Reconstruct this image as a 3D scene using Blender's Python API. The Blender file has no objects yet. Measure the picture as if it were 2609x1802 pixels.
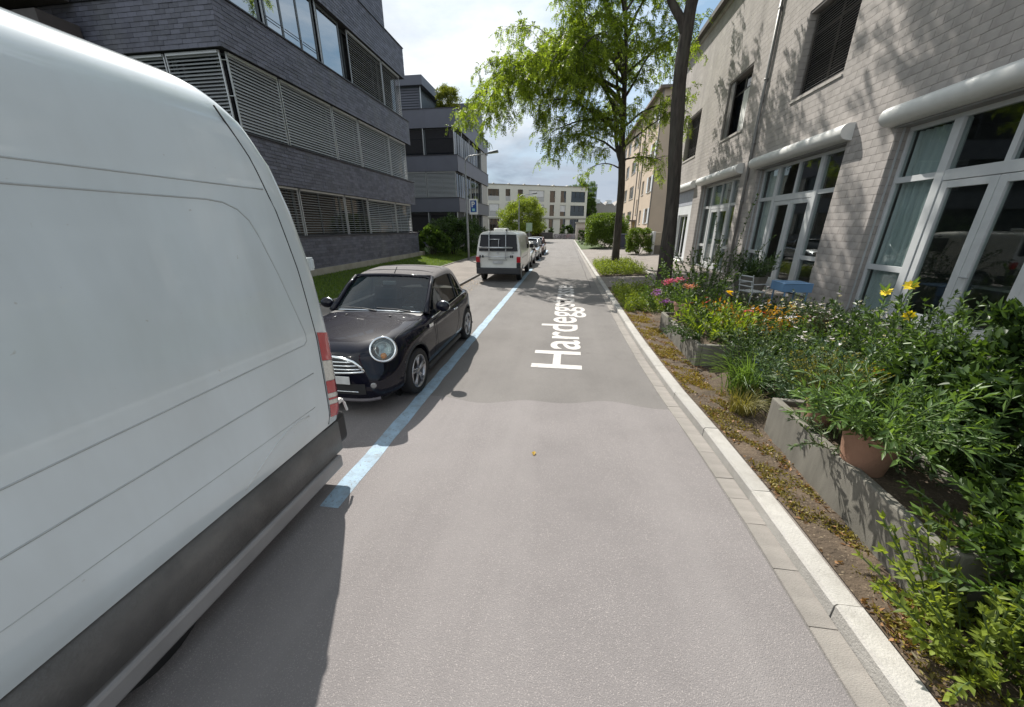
import bpy, math, random
import numpy as np
from mathutils import Vector, Matrix
R = math.radians
random.seed(11)
rng = np.random.default_rng(11)
SC = bpy.context.scene
COL = SC.collection

# ------------------------------------------------------------------ camera, sky, sun, exposure
PITCH, YAW, EYE = R(19.62), R(8.30), 2.2
fw = Vector((-math.sin(YAW)*math.cos(PITCH), math.cos(YAW)*math.cos(PITCH), -math.sin(PITCH)))
rt = Vector((math.cos(YAW), math.sin(YAW), 0)); upv = rt.cross(fw)
cd = bpy.data.cameras.new('camera'); cam = bpy.data.objects.new('camera', cd); COL.objects.link(cam)
cd.sensor_fit = 'VERTICAL'; cd.angle = R(90); cd.clip_start = 0.05; cd.clip_end = 3000
m = Matrix((rt, upv, -fw)).transposed().to_4x4(); m.translation = (0, 0, EYE); cam.matrix_world = m
SC.camera = cam

SUN = Vector((-0.42, 0.80, 1.0)).normalized()
w = bpy.data.worlds.new('World'); SC.world = w; w.use_nodes = True
nt = w.node_tree; nt.nodes.clear(); NN = nt.nodes.new; LK = nt.links.new
def mth(op, a, b=None, c=None):
    n = NN('ShaderNodeMath'); n.operation = op
    for i, v in enumerate((a, b, c)):
        if v is None: continue
        if isinstance(v, (int, float)): n.inputs[i].default_value = v
        else: LK(v, n.inputs[i])
    return n.outputs[0]
def ramp(fac, stops, interp='LINEAR'):
    n = NN('ShaderNodeValToRGB'); n.color_ramp.interpolation = interp; el = n.color_ramp.elements
    while len(el) < len(stops): el.new(0.5)
    for e, (p, c) in zip(el, stops):
        e.position = p; e.color = (*c, 1) if isinstance(c, tuple) else (c, c, c, 1)
    LK(fac, n.inputs[0]); return n.outputs[0]
sky = NN('ShaderNodeTexSky'); sky.sky_type = 'NISHITA'; sky.sun_disc = False
sky.sun_elevation = math.asin(SUN.z); sky.sun_rotation = math.atan2(SUN.x, SUN.y); sky.altitude = 400
sky.air_density = 1.0; sky.dust_density = 2.0
tc = NN('ShaderNodeTexCoord'); sep = NN('ShaderNodeSeparateXYZ'); LK(tc.outputs['Generated'], sep.inputs[0])
zc = mth('ADD', mth('MAXIMUM', sep.outputs[2], 0.0), 0.16)
cmb = NN('ShaderNodeCombineXYZ'); LK(mth('DIVIDE', sep.outputs[0], zc), cmb.inputs[0]); LK(mth('DIVIDE', sep.outputs[1], zc), cmb.inputs[1])
cmb.inputs[2].default_value = 3.7
def noise(scale, detail, rough, off=0.0, dist=0.0):
    mp = NN('ShaderNodeMapping'); LK(cmb.outputs[0], mp.inputs[0]); mp.inputs['Location'].default_value = (off, off*0.7, 0)
    n = NN('ShaderNodeTexNoise'); LK(mp.outputs[0], n.inputs['Vector']); n.inputs['Scale'].default_value = scale
    n.inputs['Detail'].default_value = detail; n.inputs['Roughness'].default_value = rough; n.inputs['Distortion'].default_value = dist
    return n.outputs['Fac']
mask = ramp(noise(0.55, 9, 0.58, 2.3, 0.25), [(0.37, 0.0), (0.53, 1.0)])
body = ramp(noise(0.62, 9, 0.60, 5.1, 0.2), [(0.36, (0.60, 0.64, 0.69)), (0.48, (0.90, 0.92, 0.94)), (0.56, (1.0, 1.0, 1.0))])
# clouds seen edge-on low over the horizon show their grey bases, those overhead are thin and bright
low = ramp(mth('MAXIMUM', sep.outputs[2], 0.0), [(0.02, (0.56, 0.60, 0.65)), (0.08, (0.42, 0.47, 0.545)), (0.15, (0.42, 0.475, 0.55)), (0.27, (1.0, 1.0, 1.0))])
mul = NN('ShaderNodeMixRGB'); mul.blend_type = 'MULTIPLY'; mul.inputs[0].default_value = 1; LK(body, mul.inputs[1]); LK(low, mul.inputs[2])
gain = NN('ShaderNodeMixRGB'); gain.blend_type = 'MULTIPLY'; gain.inputs[0].default_value = 1; LK(mul.outputs[0], gain.inputs[1]); gain.inputs[2].default_value = (15.2, 15.5, 15.7, 1)
sg = NN('ShaderNodeMixRGB'); sg.blend_type = 'ADD'; sg.inputs[0].default_value = 1.0; LK(sky.outputs[0], sg.inputs[1]); sg.inputs[2].default_value = (1.6, 3.0, 3.9, 1)
mx = NN('ShaderNodeMixRGB'); LK(mask, mx.inputs[0]); LK(sg.outputs[0], mx.inputs[1]); LK(gain.outputs[0], mx.inputs[2])
bg = NN('ShaderNodeBackground'); LK(mx.outputs[0], bg.inputs[0]); bg.inputs[1].default_value = 0.055
wo = NN('ShaderNodeOutputWorld'); LK(bg.outputs[0], wo.inputs[0])

sd = bpy.data.lights.new('sun', 'SUN'); sd.energy = 5.0; sd.angle = R(0.53); sd.color = (1.0, 0.955, 0.88)
so = bpy.data.objects.new('sun', sd); COL.objects.link(so); so.rotation_euler = SUN.to_track_quat('Z', 'Y').to_euler(); so.location = (-10, 30, 40)
vs = SC.view_settings; vs.view_transform = 'Standard'; vs.look = 'None'; vs.gamma = 1; vs.exposure = 0.55
SC.cycles.max_bounces = 8; SC.cycles.transparent_max_bounces = 12; SC.cycles.use_denoising = True

# ------------------------------------------------------------------ materials
MATS = {}
def mat(name, col, rough=0.7, metal=0.0, var=0.12, scale=6.0, bump=0.0, bscale=60.0, coat=0.0, rnd=0.0, spec=0.5,
        spots=None, stain=None, stretch=None, streak=None, crack=None):
    """principled with noise-varied colour; rnd: random tone per loose piece / per object; spots: (scale, threshold, colour); stain: (colour, scale, amount)"""
    if name in MATS: return MATS[name]
    mt = bpy.data.materials.new(name); mt.use_nodes = True; MATS[name] = mt
    t = mt.node_tree; b = t.nodes['Principled BSDF']; N = t.nodes.new; K = t.links.new
    b.inputs['Roughness'].default_value = rough; b.inputs['Metallic'].default_value = metal
    b.inputs['Specular IOR Level'].default_value = spec
    if coat: b.inputs['Coat Weight'].default_value = coat; b.inputs['Coat Roughness'].default_value = 0.04
    c = N('ShaderNodeTexCoord'); vec = c.outputs['Object']
    if stretch:
        mp = N('ShaderNodeMapping'); mp.inputs['Scale'].default_value = stretch; K(vec, mp.inputs[0]); vec = mp.outputs[0]
    def nz(s, d=5, r=0.55):
        n = N('ShaderNodeTexNoise'); n.inputs['Scale'].default_value = s; n.inputs['Detail'].default_value = d; n.inputs['Roughness'].default_value = r
        K(vec, n.inputs['Vector']); return n.outputs['Fac']
    def mix(fac, a, bb, mode='MIX'):
        x = N('ShaderNodeMixRGB'); x.blend_type = mode
        for s, v in ((0, fac), (1, a), (2, bb)):
            if isinstance(v, (int, float)): x.inputs[s].default_value = v
            elif isinstance(v, tuple): x.inputs[s].default_value = (*v, 1)
            else: K(v, x.inputs[s])
        return x.outputs[0]
    def mr(fac, a, bb, lo, hi):
        x = N('ShaderNodeMapRange'); K(fac, x.inputs[0])
        for i, v in enumerate((a, bb, lo, hi)): x.inputs[1+i].default_value = v
        return x.outputs[0]
    lo_c = tuple(max(0, v*(1-var)) for v in col); hi_c = tuple(min(1, v*(1+var)) for v in col)
    out = mix(mr(nz(scale), 0.3, 0.7, 0, 1), lo_c, hi_c)
    if rnd:
        g = N('ShaderNodeNewGeometry'); oi = N('ShaderNodeObjectInfo')
        a = N('ShaderNodeMath'); a.operation = 'ADD'; K(g.outputs['Random Per Island'], a.inputs[0]); K(oi.outputs['Random'], a.inputs[1])
        f = N('ShaderNodeMath'); f.operation = 'FRACT'; K(a.outputs[0], f.inputs[0])
        out = mix(1.0, out, mix(f.outputs[0], (1-rnd,)*3, (1+rnd,)*3), 'MULTIPLY')
    if spots:
        out = mix(mr(nz(spots[0], 2, 0.5), spots[1], spots[1]+0.05, 0, 1), out, spots[2])
    if stain:
        out = mix(mr(nz(stain[1], 6, 0.65), 0.45, 0.72, 0, stain[2]), out, stain[0])
    if streak:
        mp2 = N('ShaderNodeMapping'); mp2.inputs['Scale'].default_value = streak[3]; K(c.outputs['Object'], mp2.inputs[0])
        n2 = N('ShaderNodeTexNoise'); n2.inputs['Scale'].default_value = streak[1]; n2.inputs['Detail'].default_value = 5; n2.inputs['Roughness'].default_value = 0.6; K(mp2.outputs[0], n2.inputs['Vector'])
        out = mix(mr(n2.outputs['Fac'], 0.46, 0.70, 0, streak[2]), out, streak[0])
    if crack:
        dn_ = N('ShaderNodeTexNoise'); dn_.inputs['Scale'].default_value = 2.2; dn_.inputs['Detail'].default_value = 6; K(vec, dn_.inputs['Vector'])
        va = N('ShaderNodeVectorMath'); va.operation = 'ADD'; K(vec, va.inputs[0]); K(dn_.outputs['Color'], va.inputs[1])
        vo = N('ShaderNodeTexVoronoi'); vo.feature = 'DISTANCE_TO_EDGE'; vo.inputs['Scale'].default_value = crack[0]; K(va.outputs[0], vo.inputs['Vector'])
        ln = mr(vo.outputs['Distance'], crack[1]*0.4, crack[1], crack[3], 0)
        gate = mr(nz(0.22, 3), 0.50, 0.58, 0, 1); mm = N('ShaderNodeMath'); mm.operation = 'MULTIPLY'; K(ln, mm.inputs[0]); K(gate, mm.inputs[1])
        out = mix(mm.outputs[0], out, crack[2])
    K(out, b.inputs['Base Color'])
    if bump:
        bp = N('ShaderNodeBump'); bp.inputs['Strength'].default_value = bump; bp.inputs['Distance'].default_value = 0.02
        K(nz(bscale, 3), bp.inputs['Height']); K(bp.outputs[0], b.inputs['Normal'])
    return mt
def leafmat(name, col, tip=None, var=0.35, trans=0.4, rough=0.5):
    if name in MATS: return MATS[name]
    mt = bpy.data.materials.new(name); mt.use_nodes = True; MATS[name] = mt
    t = mt.node_tree; b = t.nodes['Principled BSDF']; N = t.nodes.new; K = t.links.new
    g = N('ShaderNodeNewGeometry'); r = N('ShaderNodeValToRGB'); K(g.outputs['Random Per Island'], r.inputs[0])
    e = r.color_ramp.elements
    e[0].color = (*[v*(1-var) for v in col], 1); e[1].color = (*[v*(1+var) for v in (tip or col)], 1)
    K(r.outputs[0], b.inputs['Base Color']); b.inputs['Roughness'].default_value = rough; b.inputs['Specular IOR Level'].default_value = 0.35
    tr = N('ShaderNodeBsdfTranslucent'); h = N('ShaderNodeMixRGB'); h.blend_type = 'MULTIPLY'; h.inputs[0].default_value = 1
    K(r.outputs[0], h.inputs[1]); h.inputs[2].default_value = (1.5, 1.45, 0.55, 1); K(h.outputs[0], tr.inputs[0])
    ms = N('ShaderNodeMixShader'); ms.inputs[0].default_value = trans; K(b.outputs[0], ms.inputs[1]); K(tr.outputs[0], ms.inputs[2])
    K(ms.outputs[0], t.nodes['Material Output'].inputs[0])
    return mt
def glassmat(name, tint=(0.03, 0.035, 0.04), see=0.0, rough=0.02, ior=1.5, boost=0.0, thru=(0.72, 0.80, 0.79)):
    """glass: mirror-like by Fresnel over a view through (see = how much the pane lets through, tinted)"""
    if name in MATS: return MATS[name]
    mt = bpy.data.materials.new(name); mt.use_nodes = True; MATS[name] = mt
    t = mt.node_tree; t.nodes.clear(); N = t.nodes.new; K = t.links.new
    o = N('ShaderNodeOutputMaterial'); gl = N('ShaderNodeBsdfGlossy'); gl.inputs['Roughness'].default_value = rough
    ge = N('ShaderNodeNewGeometry'); dt = N('ShaderNodeVectorMath'); dt.operation = 'DOT_PRODUCT'; K(ge.outputs['Normal'], dt.inputs[0]); K(ge.outputs['Incoming'], dt.inputs[1])
    def mm(op, a, v, rev=False):
        q = N('ShaderNodeMath'); q.operation = op; K(a, q.inputs[1 if rev else 0])
        if v is not None: q.inputs[0 if rev else 1].default_value = v
        return q.outputs[0]
    f0 = ((ior-1)/(ior+1))**2; fres = mm('ADD', mm('MULTIPLY', mm('POWER', mm('SUBTRACT', mm('ABSOLUTE', dt.outputs['Value'], None), 1.0, True), 5.0), 1-f0), f0)
    df = N('ShaderNodeBsdfDiffuse'); df.inputs[0].default_value = (*tint, 1)
    tp = N('ShaderNodeBsdfTransparent'); tp.inputs[0].default_value = (*thru, 1)
    m1 = N('ShaderNodeMixShader'); m1.inputs[0].default_value = see; K(df.outputs[0], m1.inputs[1]); K(tp.outputs[0], m1.inputs[2])
    ad = N('ShaderNodeMath'); ad.operation = 'ADD'; ad.use_clamp = True; K(fres, ad.inputs[0]); ad.inputs[1].default_value = boost
    m2 = N('ShaderNodeMixShader'); K(ad.outputs[0], m2.inputs[0]); K(m1.outputs[0], m2.inputs[1]); K(gl.outputs[0], m2.inputs[2])
    K(m2.outputs[0], o.inputs[0]); return mt

# ------------------------------------------------------------------ mesh helpers
class MB:
    def __init__(s): s.v = []; s.f = []
    def add(s, vs, fs):
        n = len(s.v); s.v += [tuple(p) for p in vs]; s.f += [tuple(i+n for i in f) for f in fs]; return s
    def box(s, x0, x1, y0, y1, z0, z1):
        return s.add([(x0,y0,z0),(x1,y0,z0),(x1,y1,z0),(x0,y1,z0),(x0,y0,z1),(x1,y0,z1),(x1,y1,z1),(x0,y1,z1)],
                     [(0,3,2,1),(4,5,6,7),(0,1,5,4),(1,2,6,5),(2,3,7,6),(3,0,4,7)])
    def cbox(s, c, sx, sy, sz, rz=0.0, rx=0.0, ry=0.0):
        M = Matrix.Translation(c) @ Matrix.Rotation(rz,4,'Z') @ Matrix.Rotation(ry,4,'Y') @ Matrix.Rotation(rx,4,'X')
        vs = [M @ Vector((a*sx/2, b*sy/2, d*sz/2)) for d in (-1,1) for a, b in ((-1,-1),(1,-1),(1,1),(-1,1))]
        return s.add(vs, [(0,3,2,1),(4,5,6,7),(0,1,5,4),(1,2,6,5),(2,3,7,6),(3,0,4,7)])
    def quad(s, a, b, c, d): return s.add([a,b,c,d], [(0,1,2,3)])
    def poly(s, pts): return s.add(pts, [tuple(range(len(pts)))])
    def tube(s, pts, rad, n=8, caps=True):
        pts = [Vector(p) for p in pts]; k = len(pts)
        if isinstance(rad, (int, float)): rad = [rad]*k
        ref = Vector((0,0,1)); vs = []; fs = []
        for i, p in enumerate(pts):
            d = (pts[min(i+1,k-1)]-pts[max(i-1,0)])
            if d.length < 1e-9: d = Vector((0,0,1))
            d.normalize()
            r0 = ref if abs(d.dot(ref)) < 0.95 else Vector((1,0,0))
            a = d.cross(r0).normalized(); b = d.cross(a)
            for j in range(n):
                t = 2*math.pi*j/n; vs.append(p + (a*math.cos(t)+b*math.sin(t))*rad[i])
        for i in range(k-1):
            for j in range(n):
                fs.append((i*n+j, i*n+(j+1)%n, (i+1)*n+(j+1)%n, (i+1)*n+j))
        if caps: fs.append(tuple(range(n))[::-1]); fs.append(tuple((k-1)*n+j for j in range(n)))
        return s.add(vs, fs)
    def lathe(s, prof, c=(0,0,0), n=24, axis='Z', cap=False):
        """prof: (radius, height) along axis"""
        vs = []; fs = []
        for r, h in prof:
            for j in range(n):
                t = 2*math.pi*j/n; a, b = r*math.cos(t), r*math.sin(t)
                p = {'Z': (a, b, h), 'X': (h, a, b), 'Y': (a, h, b)}[axis]
                vs.append((p[0]+c[0], p[1]+c[1], p[2]+c[2]))
        for i in range(len(prof)-1):
            for j in range(n): fs.append((i*n+j, i*n+(j+1)%n, (i+1)*n+(j+1)%n, (i+1)*n+j))
        if cap: fs.append(tuple(range(n))[::-1]); fs.append(tuple((len(prof)-1)*n+j for j in range(n)))
        return s.add(vs, fs)
    def grid(s, rows):
        n = len(rows[0]); vs = [p for r in rows for p in r]
        return s.add(vs, [(i*n+j, i*n+j+1, (i+1)*n+j+1, (i+1)*n+j) for i in range(len(rows)-1) for j in range(n-1)])
    def xform(s, M):
        s.v = [tuple(M @ Vector(p)) for p in s.v]; return s
    def mesh(s, name):
        me = bpy.data.meshes.new(name); me.from_pydata(s.v, [], s.f); me.validate(); me.update(); return me
    def build(s, name, m, parent=None, smooth=False, bevel=0.0, subsurf=0, world=True, seg=2, **k):
        return link(name, s.mesh(name), m, parent, smooth, bevel, subsurf, world, seg, **k)
def wloc(o):
    l = Vector((0,0,0))
    while o: l += o.location; o = o.parent
    return l
def link(name, me, m, parent=None, smooth=False, bevel=0.0, subsurf=0, world=True, seg=2, loc=None, **k):
    if m and not me.materials: me.materials.append(m)
    o = bpy.data.objects.new(name, me); COL.objects.link(o)
    if parent is not None:
        o.parent = parent
        if world: o.location = -wloc(parent)
    if loc is not None: o.location = loc
    if smooth: me.shade_smooth()
    if bevel:
        b = o.modifiers.new('bevel', 'BEVEL'); b.width = bevel; b.segments = seg; b.limit_method = 'ANGLE'; b.angle_limit = R(40)
    if subsurf:
        b = o.modifiers.new('subd', 'SUBSURF'); b.levels = subsurf; b.render_levels = subsurf
    if smooth and bevel: smooth_by_angle(me)
    for a, v in k.items(): o[a] = v
    return o
def smooth_by_angle(me, ang=40):
    me.shade_smooth()
    try: me.set_sharp_from_angle(angle=R(ang))
    except Exception: pass
def thing(name, label, cat, loc=(0,0,0), rotz=0.0, group=None):
    o = bpy.data.objects.new(name, None); COL.objects.link(o); o.location = loc; o.rotation_euler = (0,0,rotz)
    o['label'] = label; o['category'] = cat; o.empty_display_size = 0.2
    if group: o['group'] = group
    return o
def tag(o, label, cat, group=None):
    o['label'] = label; o['category'] = cat
    if group: o['group'] = group
    return o
def struct(o): o['kind'] = 'structure'; return o
def bake(o):
    """apply modifiers of o in place"""
    bpy.context.view_layer.update(); dg = bpy.context.evaluated_depsgraph_get()
    me = bpy.data.meshes.new_from_object(o.evaluated_get(dg)); o.modifiers.clear(); o.data = me; return o
def cut(o, cutter):
    md = o.modifiers.new('cut', 'BOOLEAN'); md.object = cutter; md.operation = 'DIFFERENCE'; md.solver = 'EXACT'
    bake(o); bpy.data.objects.remove(cutter, do_unlink=True)
def leafmesh(name, P, A, N, L, W, fold=0.3):
    """N leaves: base point P, axis A, normal N, length L, width W; two triangles each folded on the midrib"""
    P = np.asarray(P, float); A = np.asarray(A, float); N = np.asarray(N, float); n = len(P)
    A /= np.linalg.norm(A, axis=1, keepdims=True)+1e-9
    S = np.cross(N, A); S /= np.linalg.norm(S, axis=1, keepdims=True)+1e-9; N = np.cross(A, S)
    L = np.broadcast_to(L, (n,))[:, None]; W = np.broadcast_to(W, (n,))[:, None]
    mid = P + A*L*0.45; up = N*W*fold
    V = np.stack([P, mid-S*W/2+up, P+A*L, mid+S*W/2+up], 1).reshape(-1, 3)
    b = (np.arange(n)*4)[:, None]
    F = np.concatenate([b+np.array([0,1,2]), b+np.array([0,2,3])], 1).reshape(-1)
    me = bpy.data.meshes.new(name); me.vertices.add(len(V)); me.vertices.foreach_set('co', V.ravel().astype(np.float32))
    me.loops.add(len(F)); me.loops.foreach_set('vertex_index', F.astype(np.int32))
    me.polygons.add(len(F)//3); me.polygons.foreach_set('loop_start', np.arange(0, len(F), 3, dtype=np.int32))
    me.update(calc_edges=True); return me
def rdir(n, zb=0.0):
    d = rng.normal(size=(n,3)); d /= np.linalg.norm(d, axis=1, keepdims=True); d[:,2] += zb
    return d/np.linalg.norm(d, axis=1, keepdims=True)
def rect_tube(s, p0, p1, r, n=6): s.tube([p0, p1], r, n)
def pix(x, y, z):
    d = Vector((x, y, z-EYE)); c = d.dot(fw)
    if c <= 0.05: return (-9999, -9999)
    return (1304.5+901*d.dot(rt)/c, 901-901*d.dot(upv)/c)
def in_view(x, y, z):
    px, py = pix(x, y, z)
    if not (0 < px < 2609 and 0 < py < 1802): return False
    return px > np.interp(py, [35,197,259,330,560,760,1100], [0,428,560,640,735,790,870])

# ------------------------------------------------------------------ shared materials
ASPH = mat('asphalt', (0.160, 0.150, 0.143), 0.92, var=0.07, scale=1.3, bump=0.5, bscale=170, spots=(150, 0.60, (0.34,0.315,0.30)), stain=((0.112,0.104,0.099), 0.55, 0.65), streak=((0.20,0.187,0.178), 1.0, 0.6, (1.6,0.10,1)), crack=(0.42, 0.006, (0.09,0.08,0.075), 0.45))
PAVE = mat('pavement_asphalt', (0.21, 0.185, 0.165), 0.93, var=0.09, scale=1.1, bump=0.5, bscale=150, spots=(220, 0.61, (0.31,0.28,0.26)), stain=((0.13,0.115,0.1), 0.7, 0.6))
GRAN = mat('granite_kerb', (0.40, 0.385, 0.36), 0.8, var=0.16, scale=3, bump=0.3, bscale=90, rnd=0.10, spots=(130, 0.62, (0.36,0.35,0.34)), stain=((0.22,0.205,0.18), 2.0, 0.7))
GUTT = mat('gutter_stone', (0.245, 0.225, 0.205), 0.85, var=0.14, scale=4, bump=0.4, bscale=80, rnd=0.08, spots=(140, 0.6, (0.25,0.24,0.22)))
SOIL = mat('soil', (0.085, 0.062, 0.042), 0.98, var=0.35, scale=5, bump=1.0, bscale=35, spots=(60, 0.63, (0.19,0.15,0.10)))
GRASSG = mat('turf', (0.055, 0.085, 0.022), 0.95, var=0.3, scale=2.5, bump=0.8, bscale=60)
CONC = mat('concrete', (0.18, 0.17, 0.145), 0.9, var=0.16, scale=2.5, bump=0.25, bscale=90, stain=((0.10,0.095,0.08), 2.2, 0.85), stretch=(3,3,0.7))
BLUEP = mat('blue_paint', (0.29, 0.40, 0.50), 0.75, var=0.08, scale=4, bump=0.3, bscale=150, stain=((0.20,0.23,0.25), 7.0, 0.8), spots=(40, 0.62, (0.22,0.24,0.26)))
WHITEP = mat('white_paint', (0.56, 0.535, 0.515), 0.75, var=0.07, scale=6, bump=0.3, bscale=150, stain=((0.33,0.305,0.29), 9.0, 0.65), spots=(28, 0.64, (0.24,0.225,0.215)))
RUBBER = mat('rubber', (0.012, 0.012, 0.013), 0.75, var=0.2)
BLKPL = mat('black_plastic', (0.02, 0.02, 0.022), 0.55, var=0.2)
CHROME = mat('chrome', (0.72, 0.74, 0.76), 0.12, metal=1.0, var=0.03)
ALLOY = mat('alloy', (0.42, 0.42, 0.44), 0.32, metal=0.9, var=0.05)
GALV = mat('galvanised_steel', (0.36, 0.38, 0.40), 0.5, metal=0.6, var=0.1)
DARKGL = glassmat('dark_window_glass', (0.012, 0.014, 0.018), 0.0, 0.015, 1.5, 0.06)
SKYGL = glassmat('reflecting_window_glass', (0.012, 0.014, 0.018), 0.0, 0.02, 1.5, 0.55)
VIEWGL = glassmat('clear_window_glass', (0.02, 0.025, 0.025), 0.95, 0.01, 1.5, 0.03, (0.90,0.95,0.94))
CARGL = glassmat('car_glass', (0.006, 0.012, 0.018), 0.40, 0.01, 1.45, 0.02)
REDL = mat('red_lens', (0.42, 0.012, 0.022), 0.15, var=0.1, coat=1.0)
CLRL = mat('clear_lens', (0.62, 0.60, 0.55), 0.2, var=0.15, scale=60, coat=1.0)
ORAL = mat('amber_lens', (0.75, 0.22, 0.02), 0.2, var=0.15, scale=40, coat=1.0)
BARK = mat('bark', (0.055, 0.045, 0.038), 0.95, var=0.5, scale=14, bump=1.0, bscale=26, stretch=(1,1,0.16), stain=((0.09,0.085,0.065), 5.0, 0.6))
TWIG = mat('twig', (0.05, 0.042, 0.03), 0.9, var=0.3)
TERRA = mat('terracotta', (0.30, 0.165, 0.11), 0.85, var=0.12, scale=6, bump=0.2, bscale=60, stain=((0.24,0.15,0.10), 3.0, 0.5))
SILVER = mat('aluminium_rail', (0.55, 0.56, 0.57), 0.4, metal=0.5, var=0.05)

# ------------------------------------------------------------------ the setting: ground, road, pavements, kerbs
def kx(y): return float(np.interp(y, [-12,0,2.4,3.5,4.6,6,8,12,30,66,90], [1.68,1.675,1.665,1.62,1.545,1.49,1.465,1.46,1.42,1.33,1.3]))
def zr(x, y=0): return 0.105 + max(0.0, min(1.0, (x-1.62)/4.88))*0.225
LKX = -4.08
def lab(o, label, cat): o['label'] = label; o['category'] = cat; return struct(o)
b = MB(); b.quad((-900,-300,-0.06),(900,-300,-0.06),(900,1500,-0.06),(-900,1500,-0.06))
lab(b.build('ground', mat('far_ground', (0.10,0.10,0.07), 0.95, var=0.3, scale=0.05)), 'dull green and grey ground lying under and beyond the street', 'ground')
ys = list(np.linspace(-12, 74, 87))
road = MB(); road.grid([[(LKX-0.02+(kx(y)+0.04-LKX)*t, y, 0.0) for t in (0,0.25,0.5,0.75,1)] for y in ys])
road.grid([[(-45, y, -0.004), (-20, y, -0.004), (1.0, y, -0.004), (1.35, y, -0.004)] for y in (65, 70, 75)])
ROAD = lab(road.build('road', ASPH), 'worn grey asphalt street running away between the parked cars and the planted kerb', 'road')
# blue parking line (a part of the road, painted on)
b = MB(); yy = np.linspace(-4, 20.5, 60)
for y0, y1 in ((2.10, 20.5), (25.6, 26.8), (31.4, 38.0)):
    n = max(2, int((y1-y0)*3)); ln = np.linspace(y0, y1, n)
    b.grid([[(-1.94+0.008*math.sin(y*7), y, 0.0045), (-1.765+0.007*math.sin(y*11+2), y, 0.0045)] for y in ln])
b.build('parking_line', BLUEP, ROAD)
# added paler sheet under the camera, ragged edge; stitching blur put into its colour
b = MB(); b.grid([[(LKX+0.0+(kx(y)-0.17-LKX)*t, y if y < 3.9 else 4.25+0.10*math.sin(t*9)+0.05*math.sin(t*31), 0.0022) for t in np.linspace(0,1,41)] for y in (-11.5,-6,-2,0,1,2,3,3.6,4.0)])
b.build('pale_blur_patch', mat('pale_asphalt', (0.205, 0.189, 0.187), 0.92, var=0.07, scale=1.3, bump=0.5, bscale=170, spots=(150,0.60,(0.33,0.30,0.29)), stain=((0.150,0.138,0.137),0.6,0.55), streak=((0.25,0.232,0.228),1.0,0.6,(1.6,0.10,1))), ROAD)
# fine darker seam where the lane was repaved, and patched strips
b = MB(); b.grid([[(1.02+0.02*math.sin(y*1.7), y, 0.003), (1.05+0.02*math.sin(y*1.7+0.3), y, 0.003)] for y in np.linspace(14, 60, 50)])
b.build('tar_seam', mat('tar', (0.06,0.055,0.05), 0.8), ROAD)
# street name painted on the road
fc = bpy.data.curves.new('street_name', 'FONT'); fc.body = 'Hardeggstrasse'; fc.size = 1.0; fc.offset = 0.012; fc.space_character = 1.0; fc.resolution_u = 4
fo = bpy.data.objects.new('street_name', fc); COL.objects.link(fo); bpy.context.view_layer.update()
me = bpy.data.meshes.new_from_object(fo.evaluated_get(bpy.context.evaluated_depsgraph_get())); bpy.data.objects.remove(fo, do_unlink=True)
co = np.array([v.co[:] for v in me.vertices]); xs0, xs1 = co[:,0].min(), co[:,0].max(); capz = 0.70
H_ = [c for c in co if c[0] < xs0 + 0.5]; capz = max(c[1] for c in H_)
for v in me.vertices:
    u = (v.co.x-xs0)/(xs1-xs0)*8.95; q = v.co.y/capz*0.83
    v.co = (0.345+0.012*math.sin(u)-q, 5.48+u, 0.005)
o = link('street_name', me, WHITEP, ROAD); 
# a fallen yellow leaf
b = MB(); b.add([(0,0,0),(0.02,0.035,0.012),(0,0.07,0.006),(-0.025,0.03,0.014)], [(0,1,2),(0,2,3)])
o = b.build('fallen_leaf', leafmat('dry_leaf', (0.45,0.30,0.06))); o.location = (-0.22, 3.05, 0.008); tag(o, 'single small yellow leaf lying on the bare asphalt lane', 'leaf')

# right kerb of granite stones, gutter stones beside it
def stone_mesh(name, sx, sz, ch):
    s = MB(); a = sx/2
    prof = [(-a,-0.2),(-a,sz-ch),(-a+ch*0.7,sz),(a-ch*0.3,sz),(a,sz-ch*0.3),(a,-0.2)]
    n = len(prof); s.add([(x,-0.5,z) for x,z in prof]+[(x,0.5,z) for x,z in prof],
        [(i,(i+1)%n,n+(i+1)%n,n+i)[::-1] for i in range(n)]+[tuple(range(n)),tuple(range(2*n-1,n-1,-1))]); return s.mesh(name)
KERB = bpy.data.objects.new('kerb', None); COL.objects.link(KERB); lab(KERB, 'pale granite kerb stones along the planted side of the street', 'kerb')
GUT = bpy.data.objects.new('gutter', None); COL.objects.link(GUT); lab(GUT, 'flat stone gutter strip between the asphalt and the pale kerb', 'gutter')
ks = stone_mesh('kerb_stone', 0.145, 0.115, 0.018); gs = stone_mesh('gutter_stone', 0.155, 0.012, 0.006)
ks.materials.append(GRAN); gs.materials.append(GUTT)
y = -6.0
while y < 66:
    L = random.uniform(0.9, 1.12); y1 = y+L; x0, x1 = kx(y), kx(y1)
    o = link('kerb_stone', ks, None, KERB); o.location = ((x0+x1)/2+0.0725+random.uniform(-.003,.003), (y+y1)/2, random.uniform(-.004,.004))
    o.scale = (1, math.hypot(L, x1-x0)-0.007, 1); o.rotation_euler = (random.uniform(-.003,.003), random.uniform(-.01,.01), -math.atan2(x1-x0, L)); y = y1
y = -5.0
while y < 40:
    L = random.uniform(0.26, 0.42) if y < 24 else random.uniform(0.8,1.1); y1 = y+L; x0, x1 = kx(y), kx(y1)
    o = link('gutter_stone', gs, None, GUT); o.location = ((x0+x1)/2-0.080, (y+y1)/2, random.uniform(-.002,.002))
    o.scale = (1, math.hypot(L, x1-x0)-0.005, 1); o.rotation_euler = (0, random.uniform(-.008,.008), -math.atan2(x1-x0, L)); y = y1

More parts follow.
